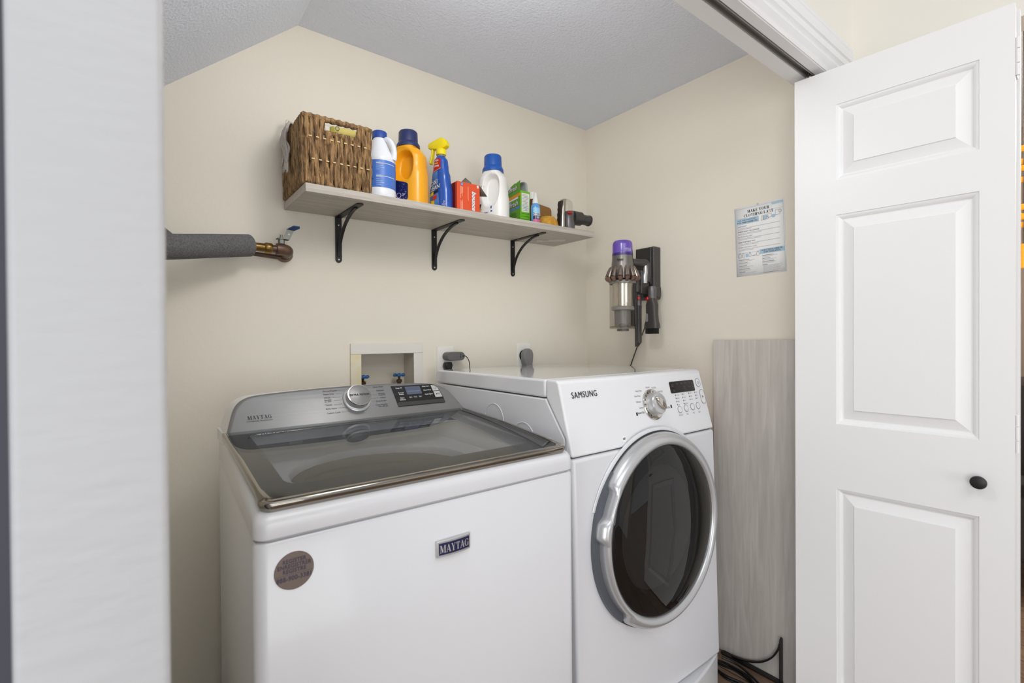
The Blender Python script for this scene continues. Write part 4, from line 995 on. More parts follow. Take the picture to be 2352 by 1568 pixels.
# brown bottle
x = 1.398; bb_ = thing('brown_bottle', 'dark brown bottle with white cap behind the small blue spray bottle', 'bottle', (x, 1.660, st(x)))
b = B(); b.lathe([(.028, 0), (.030, .003), (.030, .120), (.027, .138), (.016, .152), (.014, .158)], mat('brown_plastic', (84, 42, 28), .3), 32); mesh('body', b, bb_, local=True)
b = B(); b.lathe([(.0170, .152), (.0170, .180), (.0155, .183)], mat('white_cap', (240, 240, 234), .4), 30); mesh('cap', b, bb_, local=True)
# small blue spray bottle
x = 1.282; dw = thing('mini_spray_bottle', 'small pale blue wrinkle spray bottle with white pump at the shelf edge', 'bottle', (x, 1.503, st(x)), R(-10))
b = B(); b.lathe([(.017, 0), (.0185, .002), (.0185, .066), (.017, .074), (.0125, .080), (.0110, .084)], mat('pale_blue_bottle', (92, 158, 214), .2, coat=.3), 36); mesh('body', b, dw, local=True)
b = B(); b.lathe([(.0125, .081), (.0125, .092), (.0095, .102), (.0068, .108), (.0062, .122), (.0045, .125)], mat('translucent_white', (226, 226, 222), .3), 28); mesh('pump', b, dw, local=True)
def LD(a, z, off=.0004): return Vector(((.0185 + off) * math.cos(a), (.0185 + off) * math.sin(a), z))
b = B(); A0, A1 = R(-150), R(-42)
for za, zb, mt in ((.040, .062, mat('sky_label', (150, 200, 232), .35)), (.031, .040, mat('white_label', (236, 240, 246), .35)), (.0155, .031, NAVY), (.004, .0155, mat('pink_label', (206, 96, 140), .35))): b.grid(lambda u, v: LD(A0 + (A1 - A0) * u, za + (zb - za) * v), 14, 1, mt)
ld = mesh('label', b, dw, local=True)
b = B(); b.text('Downy', .0125, lambda x_, z_: LD(R(-105) + x_ / .0185, z_, .0009), NAVY, at=(0, .0365), bold=.03, sx=.8)
for k, w in enumerate((.012, .014, .010)): b.grid(lambda u, v: LD(R(-95) + w / .0185 * (u - .3), .0265 - k * .004 + .0018 * v, .0009), 4, 1, INKL)
mesh('label_print', b, ld, local=True)
# sponges
zs_ = st(1.41) + .0006
b = B()
SPG = mat('amber_sponge', (204, 146, 44), .85, bump=(220, .5), var=(50, (222, 168, 66)))
rings = [[(1.412 + (rx) * math.cos(t), 1.575 + ry * math.sin(t), zs_ + z) for t in [2 * PI * i / 32 for i in range(32)]] for rx, ry, z in ((.048, .042, 0), (.052, .046, .006), (.050, .044, .022), (.044, .038, .044), (.030, .026, .058), (.0, .0, .062))]
b.loft(rings, SPG); tag(mesh('sponge', b), 'rounded amber sponge lying at the front of the shelf', 'sponge')
b = B(); b.prism([(px + 1.436, pz + zs_ + .001) for px, pz in rrect(-.066, .036, 0, .118, .016)], 'y', 1.614, 1.627, mat('brown_sponge', (150, 108, 58), .85, bump=(260, .5)))
b.v = [Vector((v.x, v.y, v.z + .10 * -(v.x - 1.436) * (1 if v.z > zs_ + .05 else 0))) for v in b.v]
o = tag(mesh('sponge', b, bevel=.003), 'brown block sponge standing behind the amber sponge', 'sponge')
# vacuum accessory
x = 1.535; va = thing('vacuum_attachment', 'grey and chrome vacuum attachment with a clear cover on the right end of the shelf', 'vacuum attachment', (x, 1.56, st(x)))
ZS = st(x)
DG = mat('dark_grey_plastic', (70, 67, 66), .35, .2); SG = mat('satin_grey_plastic', (104, 101, 103), .3, .45)
b = B(); b.lathe([(.0255, 0), (.0262, .002), (.0262, .088), (.024, .0925), (.0, .093)], SG, 36, Matrix.Translation((1.520, 1.555, ZS + .0006))); mesh('body', b, va)
b = B()
rings = [[(px, py, ZS + z + .0006) for px, py in rrect(1.467 + lean, 1.491 + lean * .7, 1.543, 1.573, .0115, 5)] for z, lean in ((0, 0), (.05, .003), (.105, .007), (.140, .011), (.144, .016))]
b.loft(rings, mat('smoke_chrome', (196, 188, 178), .12, .95)); mesh('chrome_shell', b, va, sharp=60)
b = B()
wav = [(0.0 + (0.0025 if k % 2 else 0) + .0008 * k, .006 + k * .0115) for k in range(12)]
b.prism([(1.4565 + a, ZS + z) for a, z in wav] + [(1.4675 + .0008 * 11, ZS + .138), (1.4675, ZS + .001)], 'y', 1.548, 1.568, mat('dark_bronze', (60, 52, 48), .35, .5))
mesh('brush_strip', b, va)
b = B(); b.lathe([(.0235, .09), (.0235, .125), (.019, .138), (.010, .145), (0, .146)], smoked('clear_plastic', (.93, .93, .92), 1.4), 30, Matrix.Translation((1.512, 1.556, ZS)), cap=False); mesh('clear_cover', b, va)
b = B(); b.tube([(1.535, 1.55, ZS + .069), (1.580, 1.545, ZS + .069)], .0305, DG, 28); b.tube([(1.578, 1.545, ZS + .069), (1.626, 1.540, ZS + .0665)], .0225, DG, 28)
b.tube([(1.6255, 1.540, ZS + .0665), (1.6325, 1.5395, ZS + .066)], .0245, DG, 28); b.lathe([(.019, 0), (.019, .0008)], BLACK, 24, Matrix.Translation((1.6325, 1.5395, ZS + .066)) @ AX['x']); mesh('nozzle', b, va)
b = B(); b.ball((1.505, 1.533, ZS + .083), .010, mat('red_button', (176, 16, 26), .3), 1.4, .7, .75); mesh('release_button', b, va)

# ------------------------------------------------------------------ pipe
pp = thing('insulated_pipe', 'brass pipe in grey foam insulation with a blue lever valve on the back wall', 'pipe', (0.2, 1.66, 1.5))
FOAM = mat('grey_foam', (98, 97, 98), .95, bump=(420, .6), var=(260, (122, 121, 122)))
b = B(); b.tube(smooth([(-0.185, 1.45, 1.430), (-0.03, 1.51, 1.443), (0.07, 1.552, 1.459), (0.17, 1.61, 1.481), (0.272, 1.662, 1.5015)], 6), [.0335] * 25, FOAM, 32); mesh('insulation', b, pp, sharp=60)
b = B(); b.tube([(0.07, 1.63, 1.475), (-0.02, 1.66, 1.560), (-0.10, 1.68, 1.63)], .031, FOAM, 24); mesh('insulation', b, pp, sharp=60)
BRS = mat('aged_brass', (150, 122, 66), .32, .9, var=(30, (120, 96, 54))); COP = mat('aged_copper', (120, 92, 76), .42, .6, var=(26, (92, 76, 66)))
b = B(); b.tube([(0.262, 1.657, 1.499), (0.318, 1.664, 1.4995)], .0135, BRS, 24); b.tube([(0.315, 1.664, 1.4995), (0.319, 1.664, 1.4995), (0.334, 1.665, 1.4995), (0.338, 1.665, 1.4995)], [.0145, .017, .0168, .0145], BRS, 24); mesh('brass_coupling', b, pp)
b = B(); b.tube([(0.336, 1.665, 1.4995), (0.356, 1.666, 1.4995)], .0115, COP, 20)
b.tube(smooth([(0.350, 1.666, 1.4995), (0.366, 1.667, 1.4995), (0.381, 1.674, 1.4985), (0.386, 1.692, 1.4965), (0.386, 1.7295, 1.495)], 5), .0185, COP, 24)
b.tube([(0.386, 1.722, 1.4945), (0.386, 1.7296, 1.4945)], .026, COP, 24)
b.tube([(0.28, 1.69, 1.483), (0.37, 1.705, 1.480)], .007, COP, 12); mesh('copper_elbow', b, pp)
LEV = mat('zinc_lever', (120, 122, 116), .4, .8); BLV = mat('blue_lever_grip', (66, 88, 136), .3, .4)
b = B(); b.lathe([(.010, 0), (.010, .012), (.0075, .013), (.0075, .020), (.004, .021), (.004, .028)], LEV, 6, Matrix.Translation((0.364, 1.664, 1.517))); b.lathe([(.0105, .0125), (.0105, .0145)], CHROME, 16, Matrix.Translation((0.364, 1.664, 1.517))); mesh('valve_stem', b, pp)
b = B()
def plate3(q, mt, n=Vector((0, -1, 0)), th=.0022):
    b.loft([[Vector(p) for p in q], [Vector(p) + n * th for p in q]], mt)
plate3([(0.350, 1.652, 1.5315), (0.386, 1.652, 1.5305), (0.386, 1.676, 1.5305), (0.350, 1.676, 1.5315)], LEV, Vector((0, 0, 1)))
plate3([(0.366, 1.6525, 1.531), (0.386, 1.6525, 1.530), (0.3985, 1.6525, 1.5600), (0.3775, 1.6525, 1.5620)], LEV)
plate3([(0.3775, 1.6525, 1.5612), (0.3985, 1.6525, 1.5592), (0.4140, 1.640, 1.5668), (0.4120, 1.634, 1.5712), (0.3940, 1.636, 1.5715)], BLV, Vector((0, 0, 1)))
b.lathe([(.0028, 0), (.0028, .0004)], MATS['beige_wall_paint'], 14, Matrix.Translation((0.3835, 1.6502, 1.547)) @ AX['-y'])
mesh('valve_lever', b, pp, label='zinc lever with a blue grip', bevel=.0008)

# ------------------------------------------------------------------ washing machine outlet box
ob = thing('washer_outlet_box', 'white recessed supply box with yellow stained left frame on the back wall', 'outlet box', (0.743, 1.73, 1.07))
FR = mat('white_box_plastic', (228, 224, 216), .45); STN = mat('yellow_stained_plastic', (226, 212, 170), .5, var=(18, (230, 222, 200)))
b = B(); fy0, fy1 = 1.721, 1.7295
b.box(0.601, 0.885, fy0, fy1, hz1 - .005, 1.1985, FR); b.box(0.847, 0.885, fy0, fy1, 0.92, hz1 - .005, FR); b.box(0.640, 0.847, fy0, fy1, 0.92, 0.962, FR); b.box(0.601, 0.640, fy0, fy1, 0.92, hz1 - .005, STN)
mesh('frame', b, ob, bevel=.002)
b = B(); IN_ = mat('box_inner_plastic', (206, 198, 184), .5)
y1 = YB + .088
b.box(hx0 + .0005, hx1 - .0005, y1 - .003, y1, hz0, hz1 - .0005, IN_); b.box(hx0 + .0005, hx0 + .003, YB - .004, y1, hz0, hz1 - .0005, IN_); b.box(hx1 - .003, hx1 - .0005, YB - .004, y1, hz0, hz1 - .0005, IN_); b.box(hx0, hx1, YB - .004, y1, hz1 - .003, hz1 - .0005, IN_); b.box(hx0, hx1, YB - .004, y1, hz0 + .0005, hz0 + .003, IN_)
mesh('recess', b, ob)
BLH = mat('blue_valve_enamel', (34, 92, 150), .35); BRZ = mat('dark_bronze_valve', (88, 70, 48), .45, .7)
for x in (0.662, 0.806):
    b = B(); b.lathe([(.011, hz0 + .003), (.011, 1.02), (.008, 1.025), (.008, 1.045), (.011, 1.046), (.011, 1.056), (.005, 1.058), (.005, 1.074)], BRZ, 8, Matrix.Translation((x, 1.768, 0))); b.tube([(x, 1.768, 1.0), (x, 1.738, .985)], .009, BRZ, 12)
    v = mesh('valve', b, ob)
    b = B()
    for k in range(6):
        a = k * PI / 3; b.ball((x + .0185 * math.cos(a), 1.768 + .0185 * math.sin(a), 1.074), .0062, BLH, n=12)
    b.lathe([(.0065, -.004), (.019, -.005), (.021, 0), (.019, .004), (.0065, .003), (.003, .006), (0, .006)], BLH, 24, Matrix.Translation((x, 1.768, 1.074))); mesh('valve_handle', b, v, label='blue handwheel')

# ------------------------------------------------------------------ outlets and plugs
PLATE = mat('white_plate', (238, 236, 230), .4)
def plate(name, label, x0, x1, z0, z1):
    t = thing(name, label, 'wall outlet', ((x0 + x1) / 2, 1.7299, (z0 + z1) / 2))
    b = B(); b.box(x0, x1, 1.7245, 1.7299, z0, z1, PLATE); mesh('cover_plate', b, t, bevel=.0025, seg=3)
    return t
t = plate('wall_outlet', 'white outlet cover plate with a grey charger and a black plug', 0.951, 1.026, 1.064, 1.1815)
for z in (1.143, 1.105):
    b = B(); b.lathe([(.0165, 0), (.0165, .0012)], mat('outlet_face', (230, 228, 222), .4), 24, Matrix.Translation((.9885, 1.7245, z)) @ AX['-y']); mesh('socket', b, t)
t = plate('wall_outlet', 'white outlet cover plate with a round grey plug behind the dryer', 1.357, 1.4365, 1.072, 1.191)
b = B(); b.lathe([(.025, 0), (.025, .002), (.021, .0035)], BLACK, 28, Matrix.Translation((1.394, 1.7243, 1.135)) @ AX['-y']); mesh('socket', b, t)
PG = mat('plug_grey', (128, 127, 127), .5); PD = mat('adapter_grey', (98, 96, 96), .45)
ch = thing('charger', 'dark grey vacuum charger plugged into the outlet behind the dryer', 'charger', (.99, 1.71, 1.143))
b = B(); b.prism([(px, pz) for px, pz in rrect(0.972, 1.053, 1.126, 1.160, .0168, 8)], 'y', 1.680, 1.712, PD); b.tube([(.9885, 1.7225, 1.143), (.9885, 1.70, 1.143)], .0162, PD, 28); mesh('case', b, ch, bevel=.002)
b = B(); b.tube(smooth([(1.041, 1.682, 1.142), (1.050, 1.672, 1.143), (1.064, 1.672, 1.128), (1.072, 1.676, 1.105), (1.076, 1.684, 1.07), (1.075, 1.69, .99)], 6), .0018, BLACK, 8); mesh('cord', b, ch)
b = B(); b.text('dyson', .009, lambda x, z: Vector((1.032 - z, 1.6796, 1.1435 + x)), INK, bold=.02); mesh('lettering', b, ch)
pl = thing('black_plug', 'black power plug just under the grey charger', 'plug', (.9885, 1.71, 1.105))
b = B(); b.loft([[(.9885 + px * k, y, 1.105 + pz * k) for px, pz in ((-.014, .014), (.014, .014), (.018, .002), (.012, -.018), (-.012, -.018), (-.018, .002))] for y, k in ((1.723, .8), (1.714, 1), (1.700, 1), (1.694, .85))], BLACK); mesh('plug_body', b, pl, bevel=.002)
b = B(); b.tube(smooth([(.9885, 1.705, 1.090), (.9885, 1.702, 1.06), (.985, 1.700, 1.0), (.98, 1.70, .90)], 5), .0035, BLACK, 8); mesh('cord', b, pl)
gp_ = thing('dryer_plug', 'large round grey plug in the right hand outlet', 'plug', (1.40, 1.70, 1.13))
b = B(); b.loft([[(1.395 + px, y, 1.133 + pz) for px, pz in ((-.030 * k, .002), (-.026 * k, .020 * k), (-.012 * k, .032 * k), (.006 * k, .034 * k), (.020 * k, .026 * k), (.027 * k, .010 * k), (.026 * k, -.012), (.020 * k, -.045), (-.016 * k, -.045), (-.026 * k, -.018))] for y, k in ((1.7205, .75), (1.712, .78), (1.708, 1.0), (1.690, 1.0), (1.684, .85))], PG); mesh('plug_body', b, gp_, bevel=.002)
b = B(); b.tube([(1.397, 1.698, 1.095), (1.397, 1.697, 1.02), (1.397, 1.695, .90)], .009, PG, 12); mesh('cord', b, gp_)

# ------------------------------------------------------------------ vacuum on its dock
dk_ = thing('vacuum_dock', 'dark grey charging dock screwed to the right wall', 'dock', (XR - .0005, 1.336, 1.49))
DKM = mat('dock_grey', (72, 70, 68), .4, .15)
b = B(); b.box(1.766, XR - .0005, 1.287, 1.386, 1.378, 1.606, DKM); mesh('housing', b, dk_, bevel=.005, seg=3)
b = B(); b.box(1.757, 1.7665, 1.297, 1.378, 1.44, 1.603, mat('dock_front', (54, 52, 50), .35, .1)); mesh('front_cover', b, dk_, bevel=.003)
b = B(); b.box(1.739, 1.767, 1.327, 1.349, 1.386, 1.412, DKM); mesh('tool_clip', b, dk_, bevel=.003)
b = B(); b.box(1.7575, 1.790, 1.268, 1.2875, 1.386, 1.430, DKM); mesh('tool_clip', b, dk_, bevel=.003)
b = B(); b.tube(smooth([(1.808, 1.340, 1.379), (1.808, 1.345, 1.33), (1.808, 1.362, 1.272), (1.809, 1.404, 1.187), (1.810, 1.447, 1.092), (1.808, 1.47, 1.03)], 6), .0022, BLACK, 8); mesh('cord', b, dk_)

vx, vy = 1.626, 1.343
vc = thing('cordless_vacuum', 'cordless vacuum with purple filter and clear bin hanging on its wall dock', 'vacuum cleaner', (vx, vy, 1.25))
T = Matrix.Translation((vx, vy, 0))
PUR = mat('purple_filter', (104, 78, 176), .22, coat=.5); PURD = mat('dark_purple', (52, 40, 112), .3, coat=.4)
MOT = mat('nickel_grey', (128, 124, 119), .28, .6)
b = B(); b.lathe([(.0425, 1.566), (.0420, 1.572), (.0415, 1.602), (.040, 1.612), (.033, 1.6195), (.0, 1.6215)], PUR, 48, T, cap=False); b.lathe([(.0435, 1.556), (.0428, 1.567)], PURD, 48, T, cap=False)
fl = mesh('filter', b, vc, label='translucent purple filter cap')
b = B()
for k in range(3): b.grid(lambda u, v: Vector((vx + .0425 * math.cos(R(-128) + R(42) * u), vy + .0425 * math.sin(R(-128) + R(42) * u), 1.574 + k * .0045 + .0012 * v)), 8, 1, INKL)
mesh('filter_print', b, fl)
b = B(); b.lathe([(.0432, 1.556), (.0438, 1.540), (.0475, 1.500), (.0500, 1.484), (.050, 1.462), (.048, 1.458)], MOT, 56, T); mt_ = mesh('motor_body', b, vc)
b = B(); b.text('dyson', .0135, lambda x, z: Vector((vx + .0462 * math.cos(R(-164) + x / .0445), vy + .0462 * math.sin(R(-150) + x / .0445), z)), INK, at=(0, 1.5365), bold=.03); mesh('motor_lettering', b, mt_)
BRZM = mat('bronze_cyclone', (158, 146, 138), .2, .9)
for k in range(14):
    a = 2 * PI * k / 14 + .1; c, s_ = math.cos(a), math.sin(a)
    b = B(); b.tube([(vx + r * c, vy + r * s_, z) for r, z in ((.047, 1.512), (.0505, 1.503), (.056, 1.488), (.061, 1.472), (.063, 1.466))], [.003, .0075, .009, .0105, .011], BRZM, 12)
    b.tube([(vx + r * c, vy + r * s_, z) for r, z in ((.0635, 1.468), (.062, 1.460), (.054, 1.451))], [.0115, .0105, .007], mat('copper_cyclone', (138, 112, 100), .3, .85), 12); mesh('cyclone', b, vc)
CLR = smoked('clear_bin', (.84, .83, .81), 1.5)
b = B(); b.lathe([(.0545, 1.452), (.0545, 1.258), (.053, 1.256)], CLR, 56, T, cap=False); bn = mesh('dust_bin', b, vc, label='clear plastic dust bin')
b = B(); b.lathe([(.0552, 1.452), (.0560, 1.446), (.0560, 1.440), (.0548, 1.438)], mat('bin_collar', (120, 118, 114), .3, .3), 48, T, cap=False); mesh('collar', b, bn)
b = B(); b.lathe([(.046, 1.448), (.0415, 1.428), (.0415, 1.345), (.0, 1.345)], mat('mesh_shroud', (206, 200, 190), .22, .75), 48, T); b.lathe([(.045, 1.345), (.0475, 1.342), (.0475, 1.330), (.044, 1.328)], mat('shroud_ring', (150, 148, 142), .4), 48, T); b.lathe([(.0345, 1.330), (.0340, 1.262), (.0, 1.262)], mat('inner_cyclone', (134, 130, 128), .4, .3), 40, T); mesh('shroud', b, bn)
b = B(); b.lathe([(.0535, 1.261), (.0555, 1.258), (.0555, 1.2515), (.050, 1.250), (.0, 1.250)], smoked('clear_base', (.72, .70, .66), 1.45), 48, T); b.lathe([(.0245, 1.250), (.0245, 1.2405), (.0, 1.2405)], mat('outlet_grey', (92, 90, 88), .4), 32, T)
b.ball((vx - .036, vy - .026, 1.262), .012, MATS['clear_plastic'], 1.6, 1, .8); b.ball((vx - .012, vy - .047, 1.263), .010, MATS['clear_plastic'], 1.2, 1, 1); mesh('bin_base', b, bn)
b = B(); b.tube(smooth([(vx + .040, vy - .018, 1.532), (vx + .075, vy - .034, 1.530), (1.727, 1.303, 1.532), (1.736, 1.300, 1.520), (1.737, 1.300, 1.495), (1.735, 1.302, 1.475), (1.733, 1.304, 1.452)], 5), [.0165] * 11 + [.0140] * 11 + [.0150] * 9, DG, 20); hn = mesh('handle', b, vc)
b = B(); b.tube([(1.7235, 1.2995, 1.528), (1.7240, 1.2995, 1.49), (1.7175, 1.2995, 1.475), (1.7175, 1.2995, 1.444)], [.007, .010, .011, .011], SILVERP, 14); mesh('grip_trim', b, hn)
b = B(); b.loft([[(px, py, pz + s_) for px, py, pz in ((vx + .045, vy - .028, 1.405), (1.748, 1.299, 1.432), (1.748, 1.322, 1.432), (vx + .052, vy + .012, 1.405))] for s_ in (0, .020)], DG); b.box(1.700, 1.7565, 1.303, 1.345, 1.40, 1.50, mat('battery_grey', (66, 63, 61), .4)); mesh('battery', b, vc, bevel=.004)
b = B(); b.tube([(vx + .060, vy - .026, 1.405), (vx + .060, vy - .026, 1.50)], .0125, mat('spine_grey', (58, 55, 53), .4), 16); b.box(vx + .046, vx + .062, vy - .03, vy + .012, 1.262, 1.44, DG); mesh('spine', b, vc, bevel=.003)  # spine tube in dark grey

ct = thing('crevice_tool', 'long narrow grey crevice tool hanging below the vacuum dock', 'vacuum tool', (1.722, 1.336, 1.30))
b = B(); b.lathe([(.0155, 1.350), (.0155, 1.398), (.013, 1.402)], SG, 24, Matrix.Translation((1.722, 1.338, 0)))
b.loft([[(1.722 + px * w, 1.338 + py * d, z) for px, py in rrect(-1, 1, -1, 1, .5, 4)] for z, w, d in ((1.352, .014, .013), (1.335, .0125, .0125), (1.30, .012, .0125), (1.19, .011, .013))], DG); b.loft([[(1.722 + px * .011, 1.338 + py * .013, 1.191 - (.018 if py > 0 else 0) * (1 if k else 0)) for px, py in rrect(-1, 1, -1, 1, .5, 4)] for k in (0, 1)], DG); mesh('nozzle', b, ct, bevel=.001)
b = B(); b.ball((1.7085, 1.325, 1.382), .008, mat('coral_button', (206, 74, 60), .3), .8, .8, 1.1); mesh('release_button', b, ct)
bt = thing('brush_tool', 'dark grey combination tool with black bristles hanging beside the crevice tool', 'vacuum tool', (1.738, 1.278, 1.32))
b = B(); T2 = Matrix.Translation((1.738, 1.2775, 0))
b.lathe([(.0180, 1.378), (.0180, 1.418), (.014, 1.430), (.0, 1.433)], SG, 28, T2)
b.loft([[(1.738 + px * d, 1.2775 + py * w, z) for px, py in rrect(-1, 1, -1, 1, .5, 4)] for z, w, d in ((1.380, .0165, .017), (1.368, .018, .018), (1.352, .0245, .017), (1.31, .0245, .0155), (1.282, .0275, .016), (1.268, .0315, .018), (1.252, .0325, .020))], DG); mesh('tool_body', b, bt, sharp=50)
b = B(); b.loft([[(1.7195 - k * .002, 1.290 + px, 1.297 + pz) for px, pz in rrect(-.0055, .0055, -.018, .018, .0054, 5)] for k in (0, 1)], mat('grey_slider', (134, 132, 132), .4)); mesh('slider', b, bt)
b = B(); b.ball((1.7215, 1.289, 1.378), .0085, MATS['red_button'], .8, .9, 1.1); mesh('release_button', b, bt)
b = B(); random.seed(4)
for i in range(64):
    a = 2 * PI * i / 64
    for rr_ in (1, .75, .5): 
        px, py = 1.738 + .0175 * rr_ * math.cos(a), 1.2775 + .030 * rr_ * math.sin(a)
        b.tube([(px, py, 1.254), (px + random.uniform(-.001, .001), py + random.uniform(-.0015, .0015), 1.229 + random.uniform(-.001, .002))], [.0017, .0013], BLACK, 5)
mesh('bristles', b, bt)

# ------------------------------------------------------------------ poster
po = thing('poster', 'white and pale blue clothing care poster taped to the right wall', 'poster', (XR, .866, 1.57))
PW, PH = .181, .260
def PO(u, v, d=.0008): return Vector((XR - d, .9565 - u * PW - (1 - v) * .009, 1.4405 + v * PH + u * .003))
PAP = mat('white_paper', (246, 247, 247), .6); PBL = mat('pale_blue_print', (176, 204, 222), .6); PLN = mat('thin_blue_line', (178, 194, 212), .6)
b = B()
b.grid(lambda u, v: PO(u, v), 4, 4, PAP); o = mesh('sheet', b, po)
md = o.modifiers.new('thick', 'SOLIDIFY'); md.thickness = .0003; md.offset = -1
b = B()
def rect(u0, u1, v0, v1, mt, d=.0012): b.add([PO(u0, v0, d), PO(u1, v0, d), PO(u1, v1, d), PO(u0, v1, d)], [(0, 1, 2, 3)], mt)
for q in ((.02, .98, .975, .979), (.02, .98, .018, .022), (.02, .026, .02, .977), (.974, .98, .02, .977), (.02, .24, .835, .839), (.72, .98, .880, .884), (.02, .98, .330, .334)): rect(*q, PLN)
rect(.76, .98, .945, .977, PBL, .0010); rect(.02, .50, .752, .832, PBL, .0010); rect(.495, .98, .285, .352, PBL, .0010)
def PT(x, y): return PO(x / PW, y / PH, .0016)
b.serif('MAKE YOUR', .0105, PT, INK, at=(.0895, .9235 * PH), sx=.88, gap=.16, wt=1.25); b.serif('CLOTHING LAST', .0105, PT, INK, at=(.0895, .866 * PH), sx=.88, gap=.16, wt=1.25)
for t, y in (('SAVE TIME AND MONEY', .807), ('WITH THESE CLEVER TIPS', .775)): b.text(t, .0068, PT, INK, at=(.26 * PW, y * PH), bold=.02, space=1.15, sx=.86)
for t, y in (("WHAT YOU'LL NEED TO", .332), ('STOP THOSE SPOTS', .304)): b.text(t, .0068, PT, INK, at=(.735 * PW, y * PH), bold=.02, space=1.15, sx=.86)
random.seed(21)
LN = mat('fine_print', (192, 194, 196), .6)
for t, y in (('SHOP SMART', .720), ('CHECK WHEN YOU CHANGE', .645), ('FIX PROBLEMS FIRST', .570), ('WASH THE RIGHT WAY', .492), ('STORE THEM WITH CARE', .415)):
    b.text(t, .0062, PT, INKG, 'LEFT', at=(.062 * PW, y * PH), bold=.025, space=1.15, sx=.86)
    rect(.062, .90, y - .029, y - .0225, LN); rect(.062, random.uniform(.3, .66), y - .044, y - .0375, LN)
for col, u0 in ((0, .062), (1, .54)):
    y = .235 if col == 0 else .258
    for k in range(5 if col == 0 else 3):
        rect(u0, u0 + random.uniform(.12, .24), y, y + .006, INKG)
        for _ in range(2):
            y -= .012; rect(u0, u0 + random.uniform(.2, .36), y, y + .005, LN)
        y -= .020
    if col: 
        rect(u0, u0 + .1, y, y + .006, INKG)
        for k in range(9): y -= .012; rect(u0 + .01, u0 + random.uniform(.3, .40), y, y + .005, LN)
rect(.04, .12, .028, .034, PLN); rect(.88, .96, .040, .045, PLN)
mesh('print', b, po)
b = B()
def ln(pts, w=.0009, mt=INKG): b.tube([PT(x, y) for x, y in pts], w * .5, mt, 4)
def bott(x, y, w, h, fill=None):
    ln([(x - w / 2, y), (x + w / 2, y), (x + w / 2, y + h * .55), (x + w * .18, y + h * .78), (x + w * .18, y + h), (x - w * .18, y + h), (x - w * .18, y + h * .78), (x - w / 2, y + h * .55), (x - w / 2, y)])
for i, (x, w) in enumerate(((.016, .012), (.029, .007), (.054, .008), (.083, .009))): bott(x, .2735 * PH, w, .0165)
rect(.205, .262, .272, .318, PBL); ln([(.062, .2785 * PH), (.066, .274 * PH), (.073, .275 * PH), (.075, .290 * PH), (.066, .284 * PH), (.062, .2785 * PH)])
for x0, y0, w, h, f in ((.100, .752, .006, .018, 0), (.108, .756, .012, .017, 1), (.124, .776, .012, .014, 0), (.150, .790, .016, .018, 0)):
    q = [(x0, y0 * PH), (x0 + w, y0 * PH + .0015), (x0 + w, y0 * PH + h), (x0, y0 * PH + h), (x0, y0 * PH)]
    if f: b.add([PT(*p) for p in q[:4]], [(0, 1, 2, 3)], PBL)
    ln(q)
b.add([PT(.143 + .0065 * math.cos(t), .788 * PH + .0065 * math.sin(t)) for t in [2 * PI * i / 20 for i in range(20)]], [tuple(range(20))], PBL)
ln([(.120 + .005 * math.cos(R(a)), .775 * PH + .006 * math.sin(R(a))) for a in range(-60, 121, 20)]); ln([(.166 + .005 * math.cos(R(a)), .838 * PH + .005 * math.sin(R(a))) for a in range(0, 361, 30)])
mesh('drawings', b, po)
b = B()
def rect2(u0, u1, v0, v1): b.add([PO(u0, v0, .002), PO(u1, v0, .002), PO(u1, v1, .002), PO(u0, v1, .002)], [(0, 1, 2, 3)], mat('clear_tape_glint', (224, 222, 212), .15, alpha=.55))
rect2(.475, .515, .982, 1.012); mesh('tape_glint', b, po)  # pale quad paints the small glint on the tape

# ------------------------------------------------------------------ spare board, loose bracket, cords
bd = thing('spare_shelf_board', 'tall grey wood grain board standing against the right wall', 'board', (1.795, .88, 0))
b = B(); b.box(1.783, 1.808, .715, 1.026, 0.0005, 1.201, BOARDW); mesh('board', b, bd, bevel=.001)
bracket('black metal bracket standing loose on the floor against the grey board', None, (1.768, .768, .0042), (PI, 0, 0))
cb = thing('cord_bundle', 'tangle of black cord on the floor beside the dryer', 'cord', (1.66, .9, 0))
b = B(); random.seed(12)
for k in range(2):
    pts = []
    for i in range(12):
        a = 2 * PI * i / 12; pts.append((1.672 + .030 * math.cos(a) + random.uniform(-.004, .004), .90 + .085 * math.sin(a) + random.uniform(-.006, .006), .006 + k * .0075 + random.uniform(0, .003)))
    b.tube(smooth(pts, 4, True), .0042, BLACK, 8, closed=True)
b.tube(smooth([(1.70, .95, .03), (1.715, .90, .024), (1.705, .84, .016), (1.68, .77, .006), (1.66, .70, .006)], 6), .0042, BLACK, 8); mesh('cord', b, cb)
sb = thing('storage_bag', 'tall dark bag with a red top between the dryer and the grey board', 'bag', (1.69, 1.22, 0))
BAGD = mat('charcoal_fabric', (72, 70, 70), .8); BAGR = mat('red_fabric', (176, 28, 36), .6)
b = B(); b.loft([[(px, py, z) for px, py in rrect(1.615 + i, 1.765 - i, 1.056 + i, 1.36 - i, .02, 4)] for z, i in ((0.0005, .004), (.02, 0), (.84, .002))], BAGD); mesh('bag_body', b, sb)
b = B(); b.loft([[(px, py, z) for px, py in rrect(1.614 + i, 1.766 - i, 1.055 + i, 1.361 - i, .02, 4)] for z, i in ((.842, 0), (.868, 0), (.886, .006))], BAGR); mesh('bag_top', b, sb, label='red top of the bag')

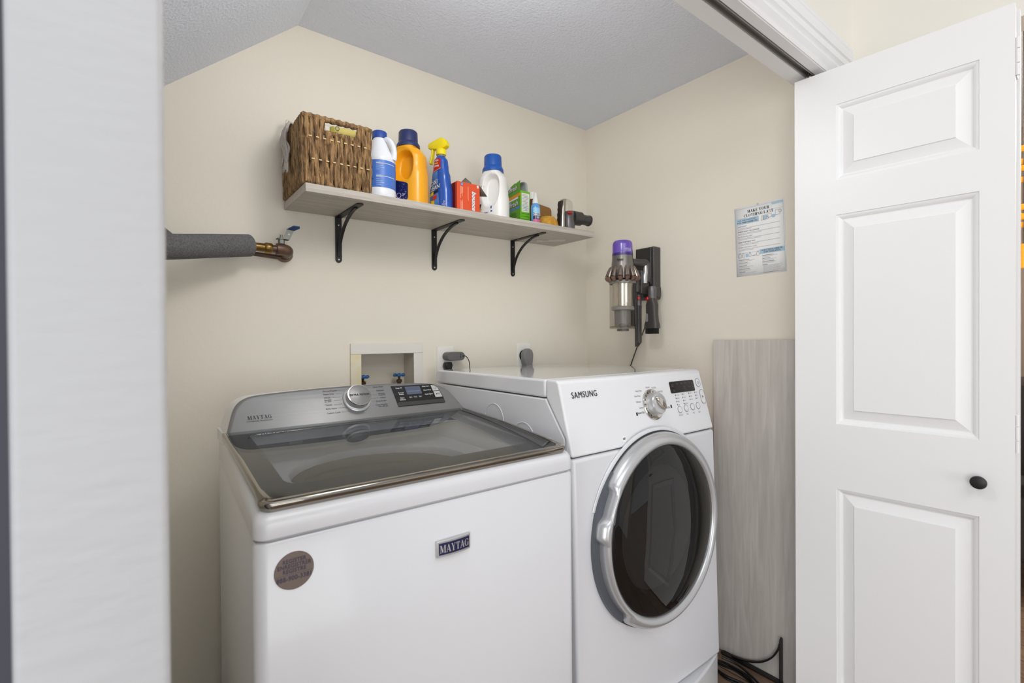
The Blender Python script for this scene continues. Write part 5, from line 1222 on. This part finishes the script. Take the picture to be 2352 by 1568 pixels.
# ------------------------------------------------------------------ the room beyond the hall, seen past the door edge
fx, fy = 3.0, .315
cd = thing('pendant_lamp', 'amber lit hanging lamp in the room beyond the folded door', 'lamp', (fx, fy, 2.6))
AMB = mat('amber_glow', (240, 160, 30), .3, emit=((255, 160, 40), 0.7))
b = B(); b.tube([(fx, fy, 2.6), (fx, fy, 1.72)], .0015, BLACK, 8); mesh('cord', b, cd)
for z in (1.98, 1.90, 1.74, 1.70):
    b = B(); b.tube([(fx + .11 * math.cos(2 * PI * i / 24), fy + .11 * math.sin(2 * PI * i / 24), z) for i in range(24)], .012, AMB, 10, closed=True); mesh('glowing_ring', b, cd)
b = B(); [b.tube([(fx + .11 * math.cos(a), fy + .11 * math.sin(a), 1.70), (fx + .11 * math.cos(a), fy + .11 * math.sin(a), 1.98)], .003, BLACK, 6) for a in (1.2, 2.1, 4.3, 5.3)]; b.lathe([(.02, 1.50), (.02, 1.60)], AMB, 8, Matrix.Translation((fx, fy, 0))); b.tube([(fx, fy, 1.6), (fx, fy, 1.72)], .0015, BLACK, 6); mesh('lamp_frame', b, cd)
ac = thing('armchair', 'dark armchair with a blue grey blanket in the room beyond', 'armchair', (3.55, .37, 0))
DRK = mat('dark_upholstery', (58, 54, 54), .8)
b = B(); b.box(3.2, 3.9, .15, .75, .16, .46, DRK); mesh('seat', b, ac, bevel=.03)
b = B(); b.box(3.75, 3.95, .12, .78, .3, .98, DRK); mesh('backrest', b, ac, bevel=.04)
for y in (.1, .74): b = B(); b.box(3.2, 3.9, y, y + .1, .16, .64, DRK); mesh('armrest', b, ac, bevel=.03)
for x, y in ((3.25, .18), (3.85, .18), (3.25, .74), (3.85, .74)): b = B(); b.box(x, x + .04, y, y + .04, 0, .17, mat('dark_wood', (70, 46, 32), .5)); mesh('leg', b, ac)
b = B(); BLK = mat('blue_grey_blanket', (150, 166, 190), .9, bump=(90, .4))
b.loft([[(x, y, z) for x, z in ((3.185, .25), (3.185, .655), (3.4, .668), (3.5, .668), (3.5, .655), (3.199, .643), (3.199, .25))] for y in (.098, .3)], BLK); tag(mesh('blanket', b), 'blue grey blanket draped over the arm of the dark armchair', 'blanket')
l = bpy.data.lights.new('room_light', 'POINT'); l.energy = 70; l.color = (1, .86, .7); l.shadow_soft_size = .12
lo = coll(bpy.data.objects.new('room_light', l)); lo.location = (3.4, -.6, 2.3)
